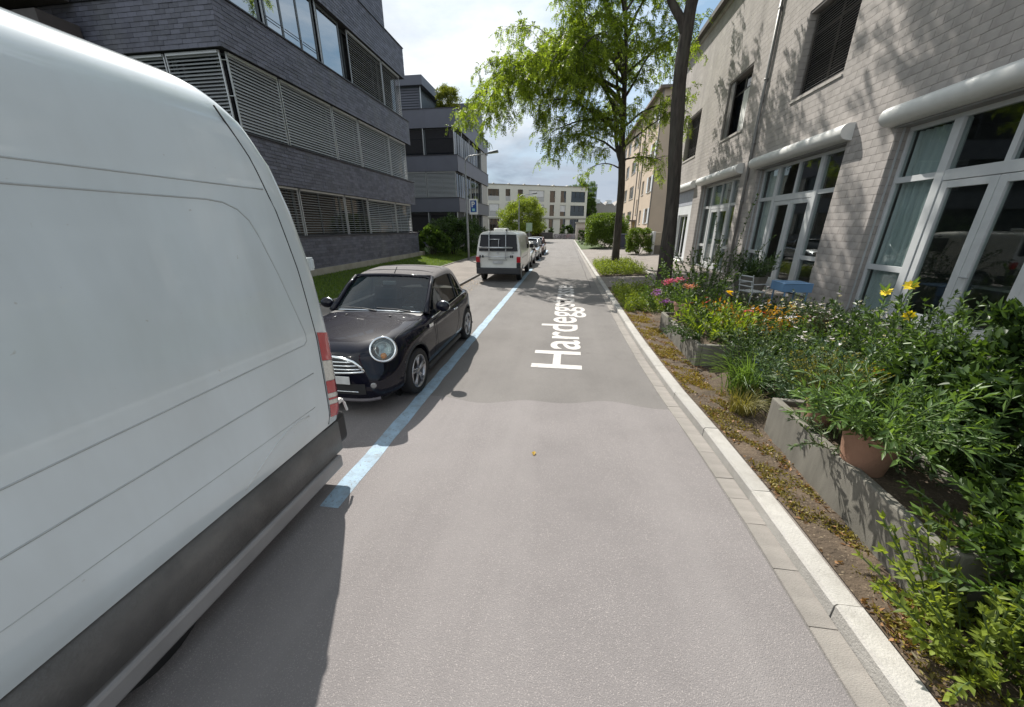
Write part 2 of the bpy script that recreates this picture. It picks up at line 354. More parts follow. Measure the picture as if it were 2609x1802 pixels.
# right pavement rising to the houses
b = MB(); yr = np.linspace(-8, 62, 71)
b.grid([[(x if i else kx(y)+0.14, y, zr(x if i else 1.62)) for i, x in enumerate((1.62,2.2,3,4,5,6,6.7,9,14))] for y in yr])
lab(b.build('pavement', PAVE), 'reddish grey asphalt pavement and forecourt in front of the pale brick house', 'pavement')
def sheet(name, outline_x, ys_, m, dz, label, cat, wob=0.0):
    s = MB(); rows = []
    for y in ys_:
        x0, x1 = outline_x(y); rows.append([(x0+(x1-x0)*t, y, zr(x0+(x1-x0)*t)+dz+(wob*random.uniform(0,1) if 0 < t < 1 else 0)) for t in np.linspace(0,1,9)])
    s.grid(rows); return lab(s.build(name, m, smooth=True), label, cat)
sheet('soil_strip', lambda y: (kx(y)+0.150, 2.6), np.linspace(-4, 9.6, 120), SOIL, 0.006, 'bare brown soil strip between the kerb and the concrete planters', 'soil', 0.03)
sheet('garden_soil', lambda y: (2.6, 5.3), np.linspace(-2, 11.5, 90), SOIL, 0.010, 'dark soil of the front garden under the flowers', 'soil', 0.05)
bed1 = lambda y: (kx(y)+0.155, 2.5+0.6*min(1, max(0, (y-9.6)/2)) + (0.9 if y > 12 else 0))
sheet('tree_pit_soil', bed1, np.linspace(9.6, 13.6, 40), SOIL, 0.007, 'soil of the weedy planting bed at the thick tree', 'soil', 0.04)
bed2 = lambda y: (kx(y)+0.16+max(0,(y-19)*0.12), 3.75-max(0,(y-19)*0.10))
sheet('tree_bed_soil', bed2, np.linspace(16.6, 23.5, 50), SOIL, 0.007, 'soil of the planting bed at the slimmer tree', 'soil', 0.04)
# narrow edging stones between street trees and forecourt
EDG = bpy.data.objects.new('edging', None); COL.objects.link(EDG); lab(EDG, 'thin pale edging stones between the tree beds and the forecourt', 'edging')
em = MB().box(-0.035,0.035,-0.5,0.5,-0.15,0.05).mesh('edging_stone'); em.materials.append(GRAN)
for i in range(16):
    y = 12.4+i*0.98; x = 3.86+0.012*(y-12)*0
    o = link('edging_stone', em, None, EDG); o.location = (x+random.uniform(-.006,.006), y, zr(x)+0.015); o.scale = (1,0.97,1); o.rotation_euler = (0, random.uniform(-.02,.02), random.uniform(-.006,.006))
b = MB(); b.grid([[(x, y, zr(x)+0.008) for x in (kx(y)+0.15, 2.6, 4.2)] for y in np.linspace(37.5, 62, 26)])
lab(b.build('lawn_verge', GRASSG), 'small green lawn verge under the round clipped bush', 'lawn')

# left: kerb, pavement, grass bank
b = MB(); b.box(LKX-0.13, LKX, -12, 62, -0.1, 0.085); b.build('dark_kerb', mat('dark_kerb_stone', (0.17,0.16,0.15), 0.85, var=0.2, scale=3, bump=0.3), None, bevel=0.012, kind='structure', label='low dark kerb along the parked cars', category='kerb')
b = MB(); b.grid([[(x, y, 0.085+0.004*i) for i, x in enumerate((LKX-0.128, -5.5, -6.9))] for y in np.linspace(-12, 62, 38)])
lab(b.build('footway', PAVE), 'sunlit footway between the parked cars and the lawn', 'pavement')
b = MB(); b.box(-6.985,-6.9,-12,62,0.0,0.135); b.build('lawn_edging', mat('edge_concrete', (0.24,0.225,0.20), 0.9, var=0.2, scale=2, bump=0.3), None, kind='structure', label='thin concrete edging between footway and lawn', category='kerb')
def zl(x): return float(np.interp(-x, [6.98, 7.6, 9.5, 14], [0.115, 0.19, 0.44, 0.46]))
b = MB(); b.grid([[(x, y, zl(x)+random.uniform(-.012,.012)) for x in (-6.985,-7.3,-7.8,-8.4,-9.0,-9.6,-12,-26)] for y in np.linspace(-12, 64, 90)])
lab(b.build('lawn', GRASSG, smooth=True), 'lawn bank rising from the footway to the slate clad offices', 'lawn')
# grass blades on the visible lawn
n = 52000
gx = rng.uniform(-9.4, -7.0, n); gy = 8.5 + 30*rng.random(n)**1.4
P = np.stack([gx, gy, np.interp(-gx, [6.98,7.6,9.5,14], [0.115,0.19,0.44,0.46])-0.01], 1)
A = rng.normal(0, 0.45, (n,3)); A[:,2] = 1.0
o = link('lawn_grass', leafmesh('lawn_grass', P, A, rdir(n), rng.uniform(0.05,0.11,n), 0.014, 0.1), leafmat('grass_blade', (0.075,0.14,0.022), (0.14,0.20,0.035), 0.25, 0.45))
o['kind'] = 'stuff'; o['label'] = 'short green grass blades of the lawn bank'; o['category'] = 'grass'

# ------------------------------------------------------------------ cladding and blinds shared by the buildings
def rank_pieces(items, limit=300):
    """items: (centre, ...) -> the LIMIT that show largest in the picture, and the rest"""
    seen = [(math.dist(it[0], (0,0,EYE)), i) for i, it in enumerate(items) if in_view(*it[0])]
    seen.sort(); keep = {i for _, i in seen[:limit]}
    return [items[i] for i in sorted(keep)], [it for i, it in enumerate(items) if i not in keep]
def unit_box(name, m):
    me = MB().box(-.5,.5,-.5,.5,-.5,.5).mesh(name); me.materials.append(m); return me
def boxes_joined(name, items, m, parent, kind=True):
    """items: (centre, size, (rx,ry,rz))"""
    s = MB()
    for c, sz, r in items: s.cbox(c, *sz, rz=r[2], rx=r[0], ry=r[1])
    o = s.build(name, m, parent)
    if kind: o['kind'] = 'stuff'
    return o
def place_boxes(name, me, items, parent):
    off = -wloc(parent)
    for c, sz, r in items:
        o = bpy.data.objects.new(name, me); COL.objects.link(o); o.parent = parent; o.location = Vector(c)+off; o.scale = sz; o.rotation_euler = r
def courses(axis, plane, out, u0, u1, z0, z1, tw, th, thick, gap, holes=(), lap=0.0, bond=0.5, jit=0.004):
    """tiles of a coursed cladding on the plane axis=plane; out = +-1 outward direction; holes (u0,u1,z0,z1) left open"""
    items = []; k = 0; z = z0
    while z < z1-0.02:
        h = min(th, z1-z); off = -tw*((k*bond) % 1.0); u = u0+off
        while u < u1:
            a, b_ = max(u, u0), min(u+tw, u1)
            segs = [(a, b_)]
            for h0, h1, q0, q1 in holes:
                if z+h*0.5 > q0 and z+h*0.5 < q1:
                    ns = []
                    for s0, s1 in segs:
                        if s1 <= h0 or s0 >= h1: ns.append((s0,s1))
                        else:
                            if s0 < h0: ns.append((s0,h0))
                            if s1 > h1: ns.append((h1,s1))
                    segs = ns
            for s0, s1 in segs:
                if s1-s0 < 0.03: continue
                c = (s0+s1)/2; d = plane+out*(thick/2+random.uniform(-jit, jit))
                w_, hh = s1-s0-gap, h-gap
                if axis == 'x': items.append(((d, c, z+h/2), (thick, w_, hh), (0, out*lap, 0)))
                else: items.append(((c, d, z+h/2), (w_, thick, hh), (-out*lap, 0, 0)))
            u += tw
        z += th; k += 1
    return items

# ------------------------------------------------------------------ slate clad office block on the left
SLATE = mat('slate', (0.10, 0.10, 0.132), 0.55, var=0.15, scale=5, bump=0.3, bscale=40, rnd=0.30, streak=((0.14,0.14,0.15), 1.0, 0.5, (1.5,1.5,0.3)))
SLATEB = mat('slate_backing', (0.025, 0.025, 0.03), 0.8)
COPING = mat('dark_coping', (0.05, 0.05, 0.06), 0.45, metal=0.3)
SLAT = mat('blind_slat', (0.33, 0.34, 0.345), 0.45, metal=0.1, var=0.06, rnd=0.06)
FRAMEG = mat('grey_window_frame', (0.13, 0.145, 0.16), 0.5, metal=0.3)
PLINTH = mat('plinth_concrete', (0.34, 0.31, 0.26), 0.9, var=0.15, scale=2, bump=0.3, stain=((0.16,0.14,0.11), 1.2, 0.6))
XL = -9.5
OFF1 = thing('office_building', 'dark slate clad office block with silver slatted blinds, right behind the white van', 'building', (XL, 10.55, 0))
YN, YF = 10.55, 23.0
bands = [(0.70, 1.87, YF), (3.55, 4.80, YF), (6.85, 8.03, YF), (10.12, 11.52, YF)]
core = MB()
core.box(-25, XL-0.55, YN+0.55, YF-0.1, 0.3, 11.3); core.build('inner_wall', mat('inner_dark', (0.02,0.02,0.024), 0.8), OFF1)
MB().box(-25, XL+0.02, YN-0.02, YF+0.9, 0.2, 0.69).build('plinth', PLINTH, OFF1, bevel=0.01)
tiles = []; 
for z0, z1, ye in bands:
    bnd = MB().box(-25, XL-0.02, YN+0.02, ye-0.02, z0, z1); o = bnd.build('cladding_band', SLATEB, OFF1)
    tiles += [(o, t) for t in courses('x', XL-0.02, 1, YN, ye, z0-0.02, z1, 0.30, 0.112, 0.022, 0.006, lap=-0.07)]
    tiles += [(o, t) for t in courses('y', YN+0.02, -1, -15, XL, z0-0.02, z1, 0.30, 0.112, 0.022, 0.006, lap=-0.07)]
    MB().box(-25, XL+0.045, YN-0.045, ye+0.02, z1+0.003, z1+0.045).build('sill', COPING, OFF1, bevel=0.006)
near, rest = rank_pieces([(t[0], t, o) for o, t in tiles], 300)
sm = unit_box('slate_tile', SLATE)
bd = {}
for _, t, o in near: bd.setdefault(o.name, (o, []))[1].append(t)
for o, l in bd.values(): place_boxes('slate_tile', sm, l, o)
boxes_joined('slate_cladding', [t for _, t, o in rest], SLATE, OFF1)
# upper storey set back and stair head
up = MB().box(-25, XL-0.02, YN+1.0, 20.95, 11.55, 14.6).build('cladding_band', SLATEB, OFF1)
boxes_joined('slate_cladding', courses('x', XL-0.02, 1, YN+1.0, 20.95, 11.55, 14.4, 0.30, 0.112, 0.022, 0.006, lap=-0.07)+courses('y', 20.95, 1, -14, XL, 11.6, 14.4, 0.3, 0.112, 0.022, 0.006), SLATE, OFF1)
# dark recessed wing to the left of the end wall
w_ = MB(); w_.box(-30, -13.75, 9.2, 10.45, 8.0, 8.9); w_.box(-30, -13.75, 9.6, 10.5, 6.9, 7.5); w_.build('recess_beam', mat('dark_beam', (0.06,0.05,0.048), 0.7), OFF1)
YM = [10.78, 12.72, 15.53, 17.44, 20.44, 22.55]
slats_all = []
railm = SILVER
def blind(parent, axis, plane, out, u0, u1, z0, z1, pitch=0.088, tilt=0.9, depth=0.085, hang=None):
    """external slatted blind: rails and head rail as one mesh, each slat a sub-part"""
    s = MB(); zt = z1
    for u in (u0+0.02, u1-0.02):
        if axis == 'x': s.box(plane-0.02, plane+0.02, u-0.014, u+0.014, z0, z1)
        else: s.box(u-0.014, u+0.014, plane-0.02, plane+0.02, z0, z1)
    if axis == 'x': s.box(plane-0.05, plane+0.05, u0+0.04, u1-0.04, z1-0.07, z1-0.005)
    else: s.box(u0+0.04, u1-0.04, plane-0.05, plane+0.05, z1-0.07, z1-0.005)
    o = s.build('blind', railm, parent)
    z = z1-0.10; bot = z0+0.03 if hang is None else hang
    while z > bot:
        c = (u0+u1)/2; L = u1-u0-0.075
        tl = tilt+random.uniform(-.04,.04)
        if axis == 'x': slats_all.append(((plane, c, z), (depth, L, 0.006), (0, out*tl, 0), o))
        else: slats_all.append(((c, plane, z), (L, depth, 0.006), (-out*tl, 0, 0), o))
        z -= pitch
    return o
def window(parent, axis, plane, u0, u1, z0, z1, glass, frame, fw_=0.05, depth=0.06, mull=(), trans=(), sill=None, name='window'):
    """framed window in plane axis=plane: frame mesh with one pane child for each light"""
    s = MB(); d0, d1 = plane-depth/2, plane+depth/2
    def bx(a, b_, c, d):
        if axis == 'x': s.box(d0, d1, a, b_, c, d)
        else: s.box(a, b_, d0, d1, c, d)
    bx(u0, u0+fw_, z0, z1); bx(u1-fw_, u1, z0, z1); bx(u0+fw_, u1-fw_, z0, z0+fw_); bx(u0+fw_, u1-fw_, z1-fw_, z1)
    us = [u0+fw_/2]+list(mull)+[u1-fw_/2]
    for u in mull: bx(u-fw_/2, u+fw_/2, z0+fw_, z1-fw_)
    fr = s.build(name, frame, parent)
    for a, b_ in zip(us[:-1], us[1:]):
        a += fw_/2; b_ -= fw_/2; zs = [z0+fw_]+list(trans)+[z1-fw_]
        for j, (c, d) in enumerate(zip(zs[:-1], zs[1:])):
            if j: c += fw_/2
            p = MB()
            if axis == 'x': p.box(plane-0.006, plane+0.006, a, b_, c, d)
            else: p.box(a, b_, plane-0.006, plane+0.006, c, d)
            p.build('pane', glass, fr)
        for t in trans:
            q = MB()
            if axis == 'x': q.box(d0+0.004, d1-0.004, a, b_, t-fw_/2, t+fw_/2)
            else: q.box(a, b_, d0+0.004, d1-0.004, t-fw_/2, t+fw_/2)
            q.build('transom', frame, fr)
    return fr
for k in range(5):
    a, b_ = YM[k], YM[k+1]
    window(OFF1, 'x', XL-0.42, a, b_, 4.82, 6.84, DARKGL, FRAMEG, 0.06)
    blind(OFF1, 'x', XL-0.16, 1, a+0.03, b_-0.03, 4.83, 6.82, tilt=0.98)
    window(OFF1, 'x', XL-0.42, a, b_, 1.90, 3.54, DARKGL, FRAMEG, 0.06, mull=[(a+b_)/2])
    blind(OFF1, 'x', XL-0.16, 1, a+0.03, b_-0.03, 1.91, 3.53, tilt=0.25 if k < 3 else 0.7, depth=0.07)
# top floor: big panes open to the sky, blinds down on the two far bays
for a, b_, mu in ((10.78,12.5,()), (12.72,15.3,(13.49,14.37)), (15.5,16.95,())):
    window(OFF1, 'x', XL-0.22, a, b_, 8.08, 10.10, SKYGL, FRAMEG, 0.07, mull=mu)
for a, b_ in ((12.72,13.46),(13.52,14.34),(14.40,15.28)):
    s = MB(); s.tube([(XL-0.15,a,8.45),(XL-0.15,b_,8.45)], 0.012, 6); s.build('guard_rail', COPING, OFF1)
for yy_ in (12.56, 15.38): MB().tube([(XL-0.14,yy_,8.06),(XL-0.14,yy_,10.1)], 0.03, 8).build('drain_rod', GALV, OFF1)
for a, b_ in ((17.44,20.41),(20.46,22.5)):
    window(OFF1, 'x', XL-0.42, a, b_, 8.08, 10.10, DARKGL, FRAMEG, 0.06)
    blind(OFF1, 'x', XL-0.16, 1, a, b_, 8.09, 10.09, tilt=0.75)
for z0, z1 in ((1.9,3.54),(4.82,6.84)):
    for a, b_ in ((-15.2,-13.4),(-13.35,-11.52),(-11.48,-9.74)):
        window(OFF1, 'y', YN+0.42, a, b_, z0, z1, DARKGL, FRAMEG, 0.06)
        blind(OFF1, 'y', YN+0.16, -1, a, b_, z0+0.01, z1-0.02, tilt=0.8)
for z in (4.9, 5.75, 6.6): MB().tube([(XL-0.28,YN+0.16,z),(XL-0.10,YN+0.20,z)], 0.012, 6).build('rail_bracket', SILVER, OFF1)

# ------------------------------------------------------------------ second office block farther down
PANELD = mat('dark_panel', (0.115, 0.12, 0.15), 0.5, var=0.07, scale=0.8, rnd=0.03)
OFF2 = thing('office_building', 'dark grey panelled office block with a leafy roof terrace, behind the street lamp', 'building', (XL, 32.9, 0))
YA, YB = 32.9, 45.6
MB().box(-26, XL-0.5, YA+0.5, YB-0.2, 0.3, 11.2).build('inner_wall', MATS['inner_dark'], OFF2)
MB().box(-26, XL+0.02, YA-0.02, YB, 0.2, 0.6).build('plinth', PLINTH, OFF2)
for z0, z1 in ((0.6,1.5),(3.53,4.68),(6.80,8.02),(10.08,11.43)):
    s = MB().box(-26, XL-0.03, YA+0.03, YB-0.03, z0, z1); o = s.build('cladding_band', SLATEB, OFF2)
    for a, b_ in zip(np.linspace(YA, YB, 6)[:-1], np.linspace(YA, YB, 6)[1:]):
        MB().box(XL-0.03, XL, a+(0 if a > YA else 0), b_-0.006, z0-0.01, z1).build('panel', PANELD, o)
    for a, b_ in zip(np.linspace(-20, XL-0.002, 5)[:-1], np.linspace(-20, XL-0.002, 5)[1:]):
        MB().box(a+0.006, b_, YA, YA+0.03, z0-0.01, z1).build('panel', PANELD, o)
    MB().box(-26, XL+0.04, YA-0.04, YB+0.03, z1+0.003, z1+0.04).build('sill', COPING, OFF2)
for z0, z1, kind in ((4.70,6.78,0),(8.04,10.06,1),(1.52,3.5,2)):
    for a, b_ in ((-14.8,-12.45),(-12.4,-9.75)):
        window(OFF2, 'y', YA+0.30, a, b_, z0, z1, DARKGL, FRAMEG, 0.06, mull=() if kind else [(a+b_)/2])
        if kind == 0: blind(OFF2, 'y', YA+0.1, -1, a, b_, z0, z1, pitch=0.10, tilt=0.9, depth=0.1)
        else: MB().box(b_-0.03, b_+0.03, YA+0.05, YA+0.12, z0, z1).build('blind_rail', SILVER, OFF2)
    ym2 = [33.2, 34.78, 37.4, 39.3, 42.4]
    for a, b_ in zip(ym2[:-1], ym2[1:]):
        window(OFF2, 'x', XL-0.30, a, b_, z0, z1, DARKGL, FRAMEG, 0.05, mull=[(a+b_)/2])
        MB().box(XL-0.12, XL-0.06, b_-0.03, b_+0.03, z0, z1).build('blind_rail', SILVER, OFF2)
    MB().box(XL-0.4, XL-0.12, 42.5, YB-0.05, z0, z1).build('light_panel', mat('pale_panel', (0.34,0.335,0.32), 0.6), OFF2)
# stair head, roof pavilion
s = MB().box(-14.5, XL-0.001, 39.15, 43.0, 11.48, 13.5); s.build('stair_head', PANELD, OFF2)
MB().box(-26, -12.9, 34.0, 38.5, 11.48, 13.35).build('pavilion', mat('pavilion_louvre', (0.10,0.12,0.145), 0.5, var=0.1), OFF2)
MB().box(-26, -12.45, 33.6, 39.0, 13.36, 14.05).build('pavilion_roof', PANELD, OFF2)
s = MB()
for k in range(9): s.box(-25.5, -12.86, 33.93, 33.98, 11.6+k*0.19, 11.72+k*0.19)
s.build('louvre', PANELD, OFF2)
MB().tube([(-12.75,33.9,11.5),(-12.75,33.9,13.35)], 0.04, 8).build('post', SILVER, OFF2)

near, rest = rank_pieces([(c, sz, r, o) for c, sz, r, o in slats_all], 300)
slm = unit_box('slat', SLAT)
for c, sz, r, o in near: place_boxes('slat', slm, [(c, sz, r)], o)
byp = {}
for c, sz, r, o in rest: byp.setdefault(o.name, (o, []))[1].append((c, sz, r))
for o, l in byp.values(): boxes_joined('slats', l, SLAT, o)

# ------------------------------------------------------------------ pale brick house on the right
BRICK = mat('sand_lime_brick', (0.405, 0.372, 0.35), 0.85, var=0.10, scale=3.0, bump=0.12, bscale=70, rnd=0.05, stain=((0.30,0.275,0.25), 0.8, 0.45), streak=((0.24,0.22,0.205), 1.0, 0.55, (1.4,1.4,0.16)))
MORT = mat('mortar', (0.20, 0.185, 0.18), 0.95)
DOORF = mat('pale_grey_frame', (0.52, 0.535, 0.54), 0.5, var=0.05)
SHUT = mat('shutter_box_metal', (0.62, 0.62, 0.60), 0.42, var=0.04)
XR = 6.5
RB = thing('brick_house', 'pale brick house with tall glazed garden doors behind the flower bed', 'building', (XR, 10.0, 0.0))
doors = [(5.10,9.27),(10.65,14.85),(16.15,20.35)]; wins = [(11.5,13.68),(16.85,18.98),(22.2,24.4)]
Y0, Y1, ZB, ZT = 1.5, 26.8, 0.20, 11.35
holes = [(a,b_,0.2,4.12) for a, b_ in doors]+[(21.45,25.7,0.2,4.12)]+[(a,b_,5.75,7.86) for a, b_ in wins]
zl_ = [ZB,4.12,5.75,7.86,ZT]; s = MB()
for z0, z1 in zip(zl_[:-1], zl_[1:]):
    hs = sorted((h[0],h[1]) for h in holes if h[2] < (z0+z1)/2 < h[3]); y = Y0
    for a, b_ in hs+[(Y1,Y1)]:
        if a > y: s.box(XR+0.02, XR+0.30, y, a, z0, z1)
        y = b_
s.box(XR+0.02, 16, Y1-0.001, Y1+0.02, ZB, ZT)
s.build('wall', MORT, RB)
items = courses('x', XR+0.02, -1, Y0, Y1, 0.26, ZT, 0.315, 0.163, 0.02, 0.0065, holes=holes, bond=0.34, jit=0.001)
bm_ = unit_box('brick', BRICK)
near, rest = rank_pieces(items, 300); place_boxes('brick', bm_, near, RB); boxes_joined('brickwork', rest, BRICK, RB)
rev = []
for a, b_, z0, z1 in holes:
    if b_ < 25: rev += courses('y', b_, -1, XR+0.004, XR+0.28, 0.26 if z0 < 1 else z0, z1, 0.4, 0.163, 0.015, 0.008)
boxes_joined('jamb_bricks', rev, BRICK, RB)
# gable end of the house seen past the tree, roof edge, downpipe
MB().box(XR-0.32, 17, Y0-0.2, Y1+0.4, ZT+0.003, ZT+0.20).build('roof_edge', mat('roof_edge', (0.09,0.08,0.07), 0.6), RB)
MB().box(XR-0.10, XR+0.25, Y0, Y1, ZT-0.14, ZT-0.002).build('eaves_board', BRICK, RB)
s = MB(); s.tube([(XR-0.06,15.48,0.35),(XR-0.06,15.48,11.2)], 0.05, 10)
for z in np.arange(1.2, 11, 1.9): s.tube([(XR-0.06,15.48,z),(XR-0.06,15.48,z+0.05)], 0.065, 10)
s.build('downpipe', mat('pipe_grey', (0.24,0.235,0.23), 0.5, metal=0.3), RB, smooth=True)
def shutter_box(a, b_, z=4.135):
    s = MB(); pr = [(XR+0.002, z+0.36)]+[(XR-0.10-0.175*math.sin(t), z+0.18+0.175*math.cos(t)) for t in np.linspace(0.0, math.pi, 12)]+[(XR+0.002, z-0.01)]
    n = len(pr); s.add([(x,a,q) for x,q in pr]+[(x,b_,q) for x,q in pr], [(i,i+1,n+i+1,n+i) for i in range(n-1)]+[tuple(range(n))[::-1],tuple(range(n,2*n))])
    o = s.build('shutter_box', SHUT, RB, smooth=True); smooth_by_angle(o.data, 50)
    MB().box(XR-0.02, XR+0.22, a+0.12, b_-0.12, z-0.05, z-0.012).build('shutter_slot', mat('slot', (0.22,0.215,0.21), 0.6), o)
CURT = mat('curtain', (0.50,0.53,0.53), 0.9, var=0.1, stretch=(6,6,0.3))
ROOM = mat('room_wall', (0.16,0.155,0.15), 0.9); 
def garden_door(a, b_, curtain=None):
    xp = XR+0.27; W_ = b_-a; c0, c1 = a+1.10, b_-1.02; z0, z1 = 0.36, 4.10
    D = MB(); P = 0.05
    def bx(u0,u1,q0,q1,d=0.05): D.box(xp-d, xp+d, u0, u1, q0, q1)
    bx(a,b_,z0,z0+0.07); bx(a,b_,z1-0.09,z1)
    for u in (a, b_-0.07): bx(u,u+0.07,z0+0.07,z1-0.09)
    for u in (c0-0.08, c1-0.08): bx(u,u+0.16,z0+0.07,z1-0.09,0.07)
    bx(c0+0.08,c1-0.08,3.00,3.18,0.06)
    fr = D.build('garden_door', DOORF, RB, bevel=0.006)
    # side lights
    for u0, u1 in ((a+0.07,c0-0.08),(c1+0.08,b_-0.07)):
        for q in (3.06, 1.33): MB().box(xp-0.045, xp+0.045, u0, u1, q, q+0.11).build('side_rail', DOORF, fr)
        for q0, q1 in ((z0+0.07,1.33),(1.44,3.06),(3.17,z1-0.09)):
            MB().box(xp-0.006,xp+0.006,u0,u1,q0,q1).build('pane', VIEWGL, fr)
    # transom lights and the two door leaves
    mid = (c0+c1)/2
    MB().box(xp-0.05,xp+0.05,mid-0.045,mid+0.045,3.18,z1-0.09).build('transom_bar', DOORF, fr)
    for u0, u1 in ((c0+0.08,mid-0.045),(mid+0.045,c1-0.08)): MB().box(xp-0.006,xp+0.006,u0,u1,3.18,z1-0.09).build('pane', VIEWGL, fr)
    for u0, u1 in ((c0+0.09,mid-0.004),(mid+0.004,c1-0.09)):
        lf = MB(); st = 0.125
        lf.box(xp-0.055,xp+0.035,u0,u0+st,z0+0.08,2.99); lf.box(xp-0.055,xp+0.035,u1-st,u1,z0+0.08,2.99)
        lf.box(xp-0.055,xp+0.035,u0+st,u1-st,z0+0.08,z0+0.28); lf.box(xp-0.055,xp+0.035,u0+st,u1-st,2.87,2.99)
        lo = lf.build('door_leaf', DOORF, fr, bevel=0.005)
        MB().box(xp-0.014,xp-0.002,u0+st,u1-st,z0+0.28,2.87).build('pane', VIEWGL, lo)
    h = MB(); h.tube([(xp-0.06,mid-0.07,1.40),(xp-0.11,mid-0.07,1.40),(xp-0.11,mid-0.21,1.40)], 0.011, 8); h.build('handle', GALV, fr)
    for u in (a+0.02, b_-0.02): MB().box(XR+0.10, XR+0.13, u-0.015, u+0.015, z0, 4.1).build('shutter_rail', SILVER, fr)
    shutter_box(a-0.12, b_+0.18)
    # the room behind
    r = MB(); r.box(xp+3.4, xp+3.5, a-0.4, b_+0.4, 0.3, 4.2); r.box(xp+0.12, xp+3.4, a-0.45, a-0.4, 0.3, 4.2); r.box(xp+0.12, xp+3.4, b_+0.4, b_+0.45, 0.3, 4.2)
    r.box(xp+0.12, xp+3.4, a-0.4, b_+0.4, 0.25, 0.3); r.box(xp+0.12, xp+3.4, a-0.4, b_+0.4, 4.2, 4.25); r.build('room', ROOM, RB)
    if curtain:
        u0, u1 = curtain; cs = MB(); uu = np.linspace(u0, u1, 40)
        cs.grid([[(xp+0.13+0.04*math.sin(u*38), u, z) for u in uu] for z in (0.4,2.2,4.0)]); cs.build('curtain', CURT, RB, smooth=True)
    for z in (1.0, 1.9, 2.5): MB().box(xp+2.6, xp+3.0, a+0.3, a+2.2, z, z+0.05).build('shelf', mat('shelf', (0.35,0.34,0.32), 0.7), RB)
    MB().box(xp+1.4, xp+2.2, a+1.2, b_-0.8, 1.05, 1.10).build('counter', MATS['shelf'], RB)
garden_door(*doors[0], curtain=(8.2,9.2)); garden_door(*doors[1], curtain=(13.9,14.7)); garden_door(*doors[2], curtain=(18.2,20.1))
# upper windows
SILLM = mat('stone_sill', (0.42,0.40,0.37), 0.85)
slats_r = []
for k, (a, b_) in enumerate(wins):
    xp = XR+0.27
    w_o = window(RB, 'x', xp, a, b_, 5.75, 7.86, DARKGL, mat('brown_frame', (0.11,0.10,0.095), 0.5), 0.07, mull=[(a+b_)/2], trans=[7.35])
    MB().box(XR-0.03, xp-0.03, a+0.002, b_-0.002, 5.70, 5.745).build('sill', SILLM, RB)
    if k != 1:
        z = 7.78
        while z > 5.80:
            slats_r.append(((XR+0.19, (a+b_)/2, z), (0.06, b_-a-0.06, 0.004), (0, -0.55+random.uniform(-.04,.04), 0), w_o)); z -= 0.062
    else:
        MB().box(XR+0.215, XR+0.225, a+0.15, a+1.02, 5.83, 7.3).build('white_blind', mat('white_blind', (0.75,0.75,0.73), 0.7), w_o)
        MB().box(XR+0.06, XR+0.12, b_-0.5, b_-0.03, 5.76, 7.84).build('folded_shutter', MATS['brown_frame'], w_o)
for k, (a, b_) in enumerate((wins[0], wins[2])): pass
rs = unit_box('slat', mat('dark_slat', (0.34,0.335,0.33), 0.5, metal=0.2))
for c, sz, r, o in slats_r: place_boxes('slat', rs, [(c, sz, r)], o)
# white painted bay at the far end
WHW = mat('white_render', (0.62,0.64,0.66), 0.85, var=0.05, scale=1.5, stain=((0.45,0.46,0.46), 0.9, 0.35))
s = MB()
for u0,u1,q0,q1 in ((21.45,22.05,0.25,4.12),(23.85,25.7,0.25,4.12),(22.05,23.85,2.88,4.12)): s.box(XR+0.06, XR+0.28, u0, u1, q0, q1)
s.build('white_bay', WHW, RB)
MB().box(XR+0.05, XR+0.058, 21.45, 25.7, 3.35, 4.10).build('bay_panel', mat('grey_panel', (0.36,0.38,0.43), 0.7), RB)
window(RB, 'x', XR+0.2, 22.05, 23.85, 0.46, 2.88, DARKGL, mat('white_frame', (0.72,0.73,0.73), 0.45), 0.09, mull=[22.95])
MB().box(XR-0.35, XR+0.06, 21.6, 24.4, 0.2, 0.44).build('step', mat('white_step', (0.62,0.61,0.58), 0.8), RB, bevel=0.01)
shutter_box(21.3, 25.8)

# ------------------------------------------------------------------ beige apartment block
BEI = mat('beige_render', (0.52, 0.415, 0.315), 0.9, var=0.06, scale=0.6, bump=0.15, bscale=30, stain=((0.42,0.35,0.28), 0.5, 0.4))
APT = thing('apartment_block', 'tall beige rendered apartment block with small windows, beyond the clipped hedge', 'building', (9.0, 43.7, 0))
XA, YC, YE, HA = 9.0, 43.7, 72.0, 15.2
sh_m = mat('white_shutter', (0.62,0.64,0.66), 0.6)
aw = []
for z in (2.65, 5.97, 9.28, 12.5):
    aw += [(44.95,46.45,z,z+1.62,1),(48.9,50.1,z,z+1.55,0),(52.2,53.0,z+1.2,z+3.0,0),(56.2,59.6,z+0.1,z+1.75,2),(62.0,64.8,z+0.1,z+1.75,2),(66.5,69,z+0.1,z+1.75,0)]
s = MB(); zs_ = sorted({0.1, HA, *[a[2] for a in aw], *[a[3] for a in aw if a[3] < HA]})
for z0, z1 in zip(zs_[:-1], zs_[1:]):
    y = YC
    for a, b_ in sorted((q[0],q[1]) for q in aw if q[2] < (z0+z1)/2 < q[3])+[(YE,YE)]:
        if a > y: s.box(XA, XA+0.3, y, a, z0, z1)
        y = b_
s.box(XA, 22, YC-0.02, YC+0.0, 0.1, HA); s.box(XA+0.31, 22, YC+0.3, YE, 0.1, HA-0.2); s.build('wall', BEI, APT)
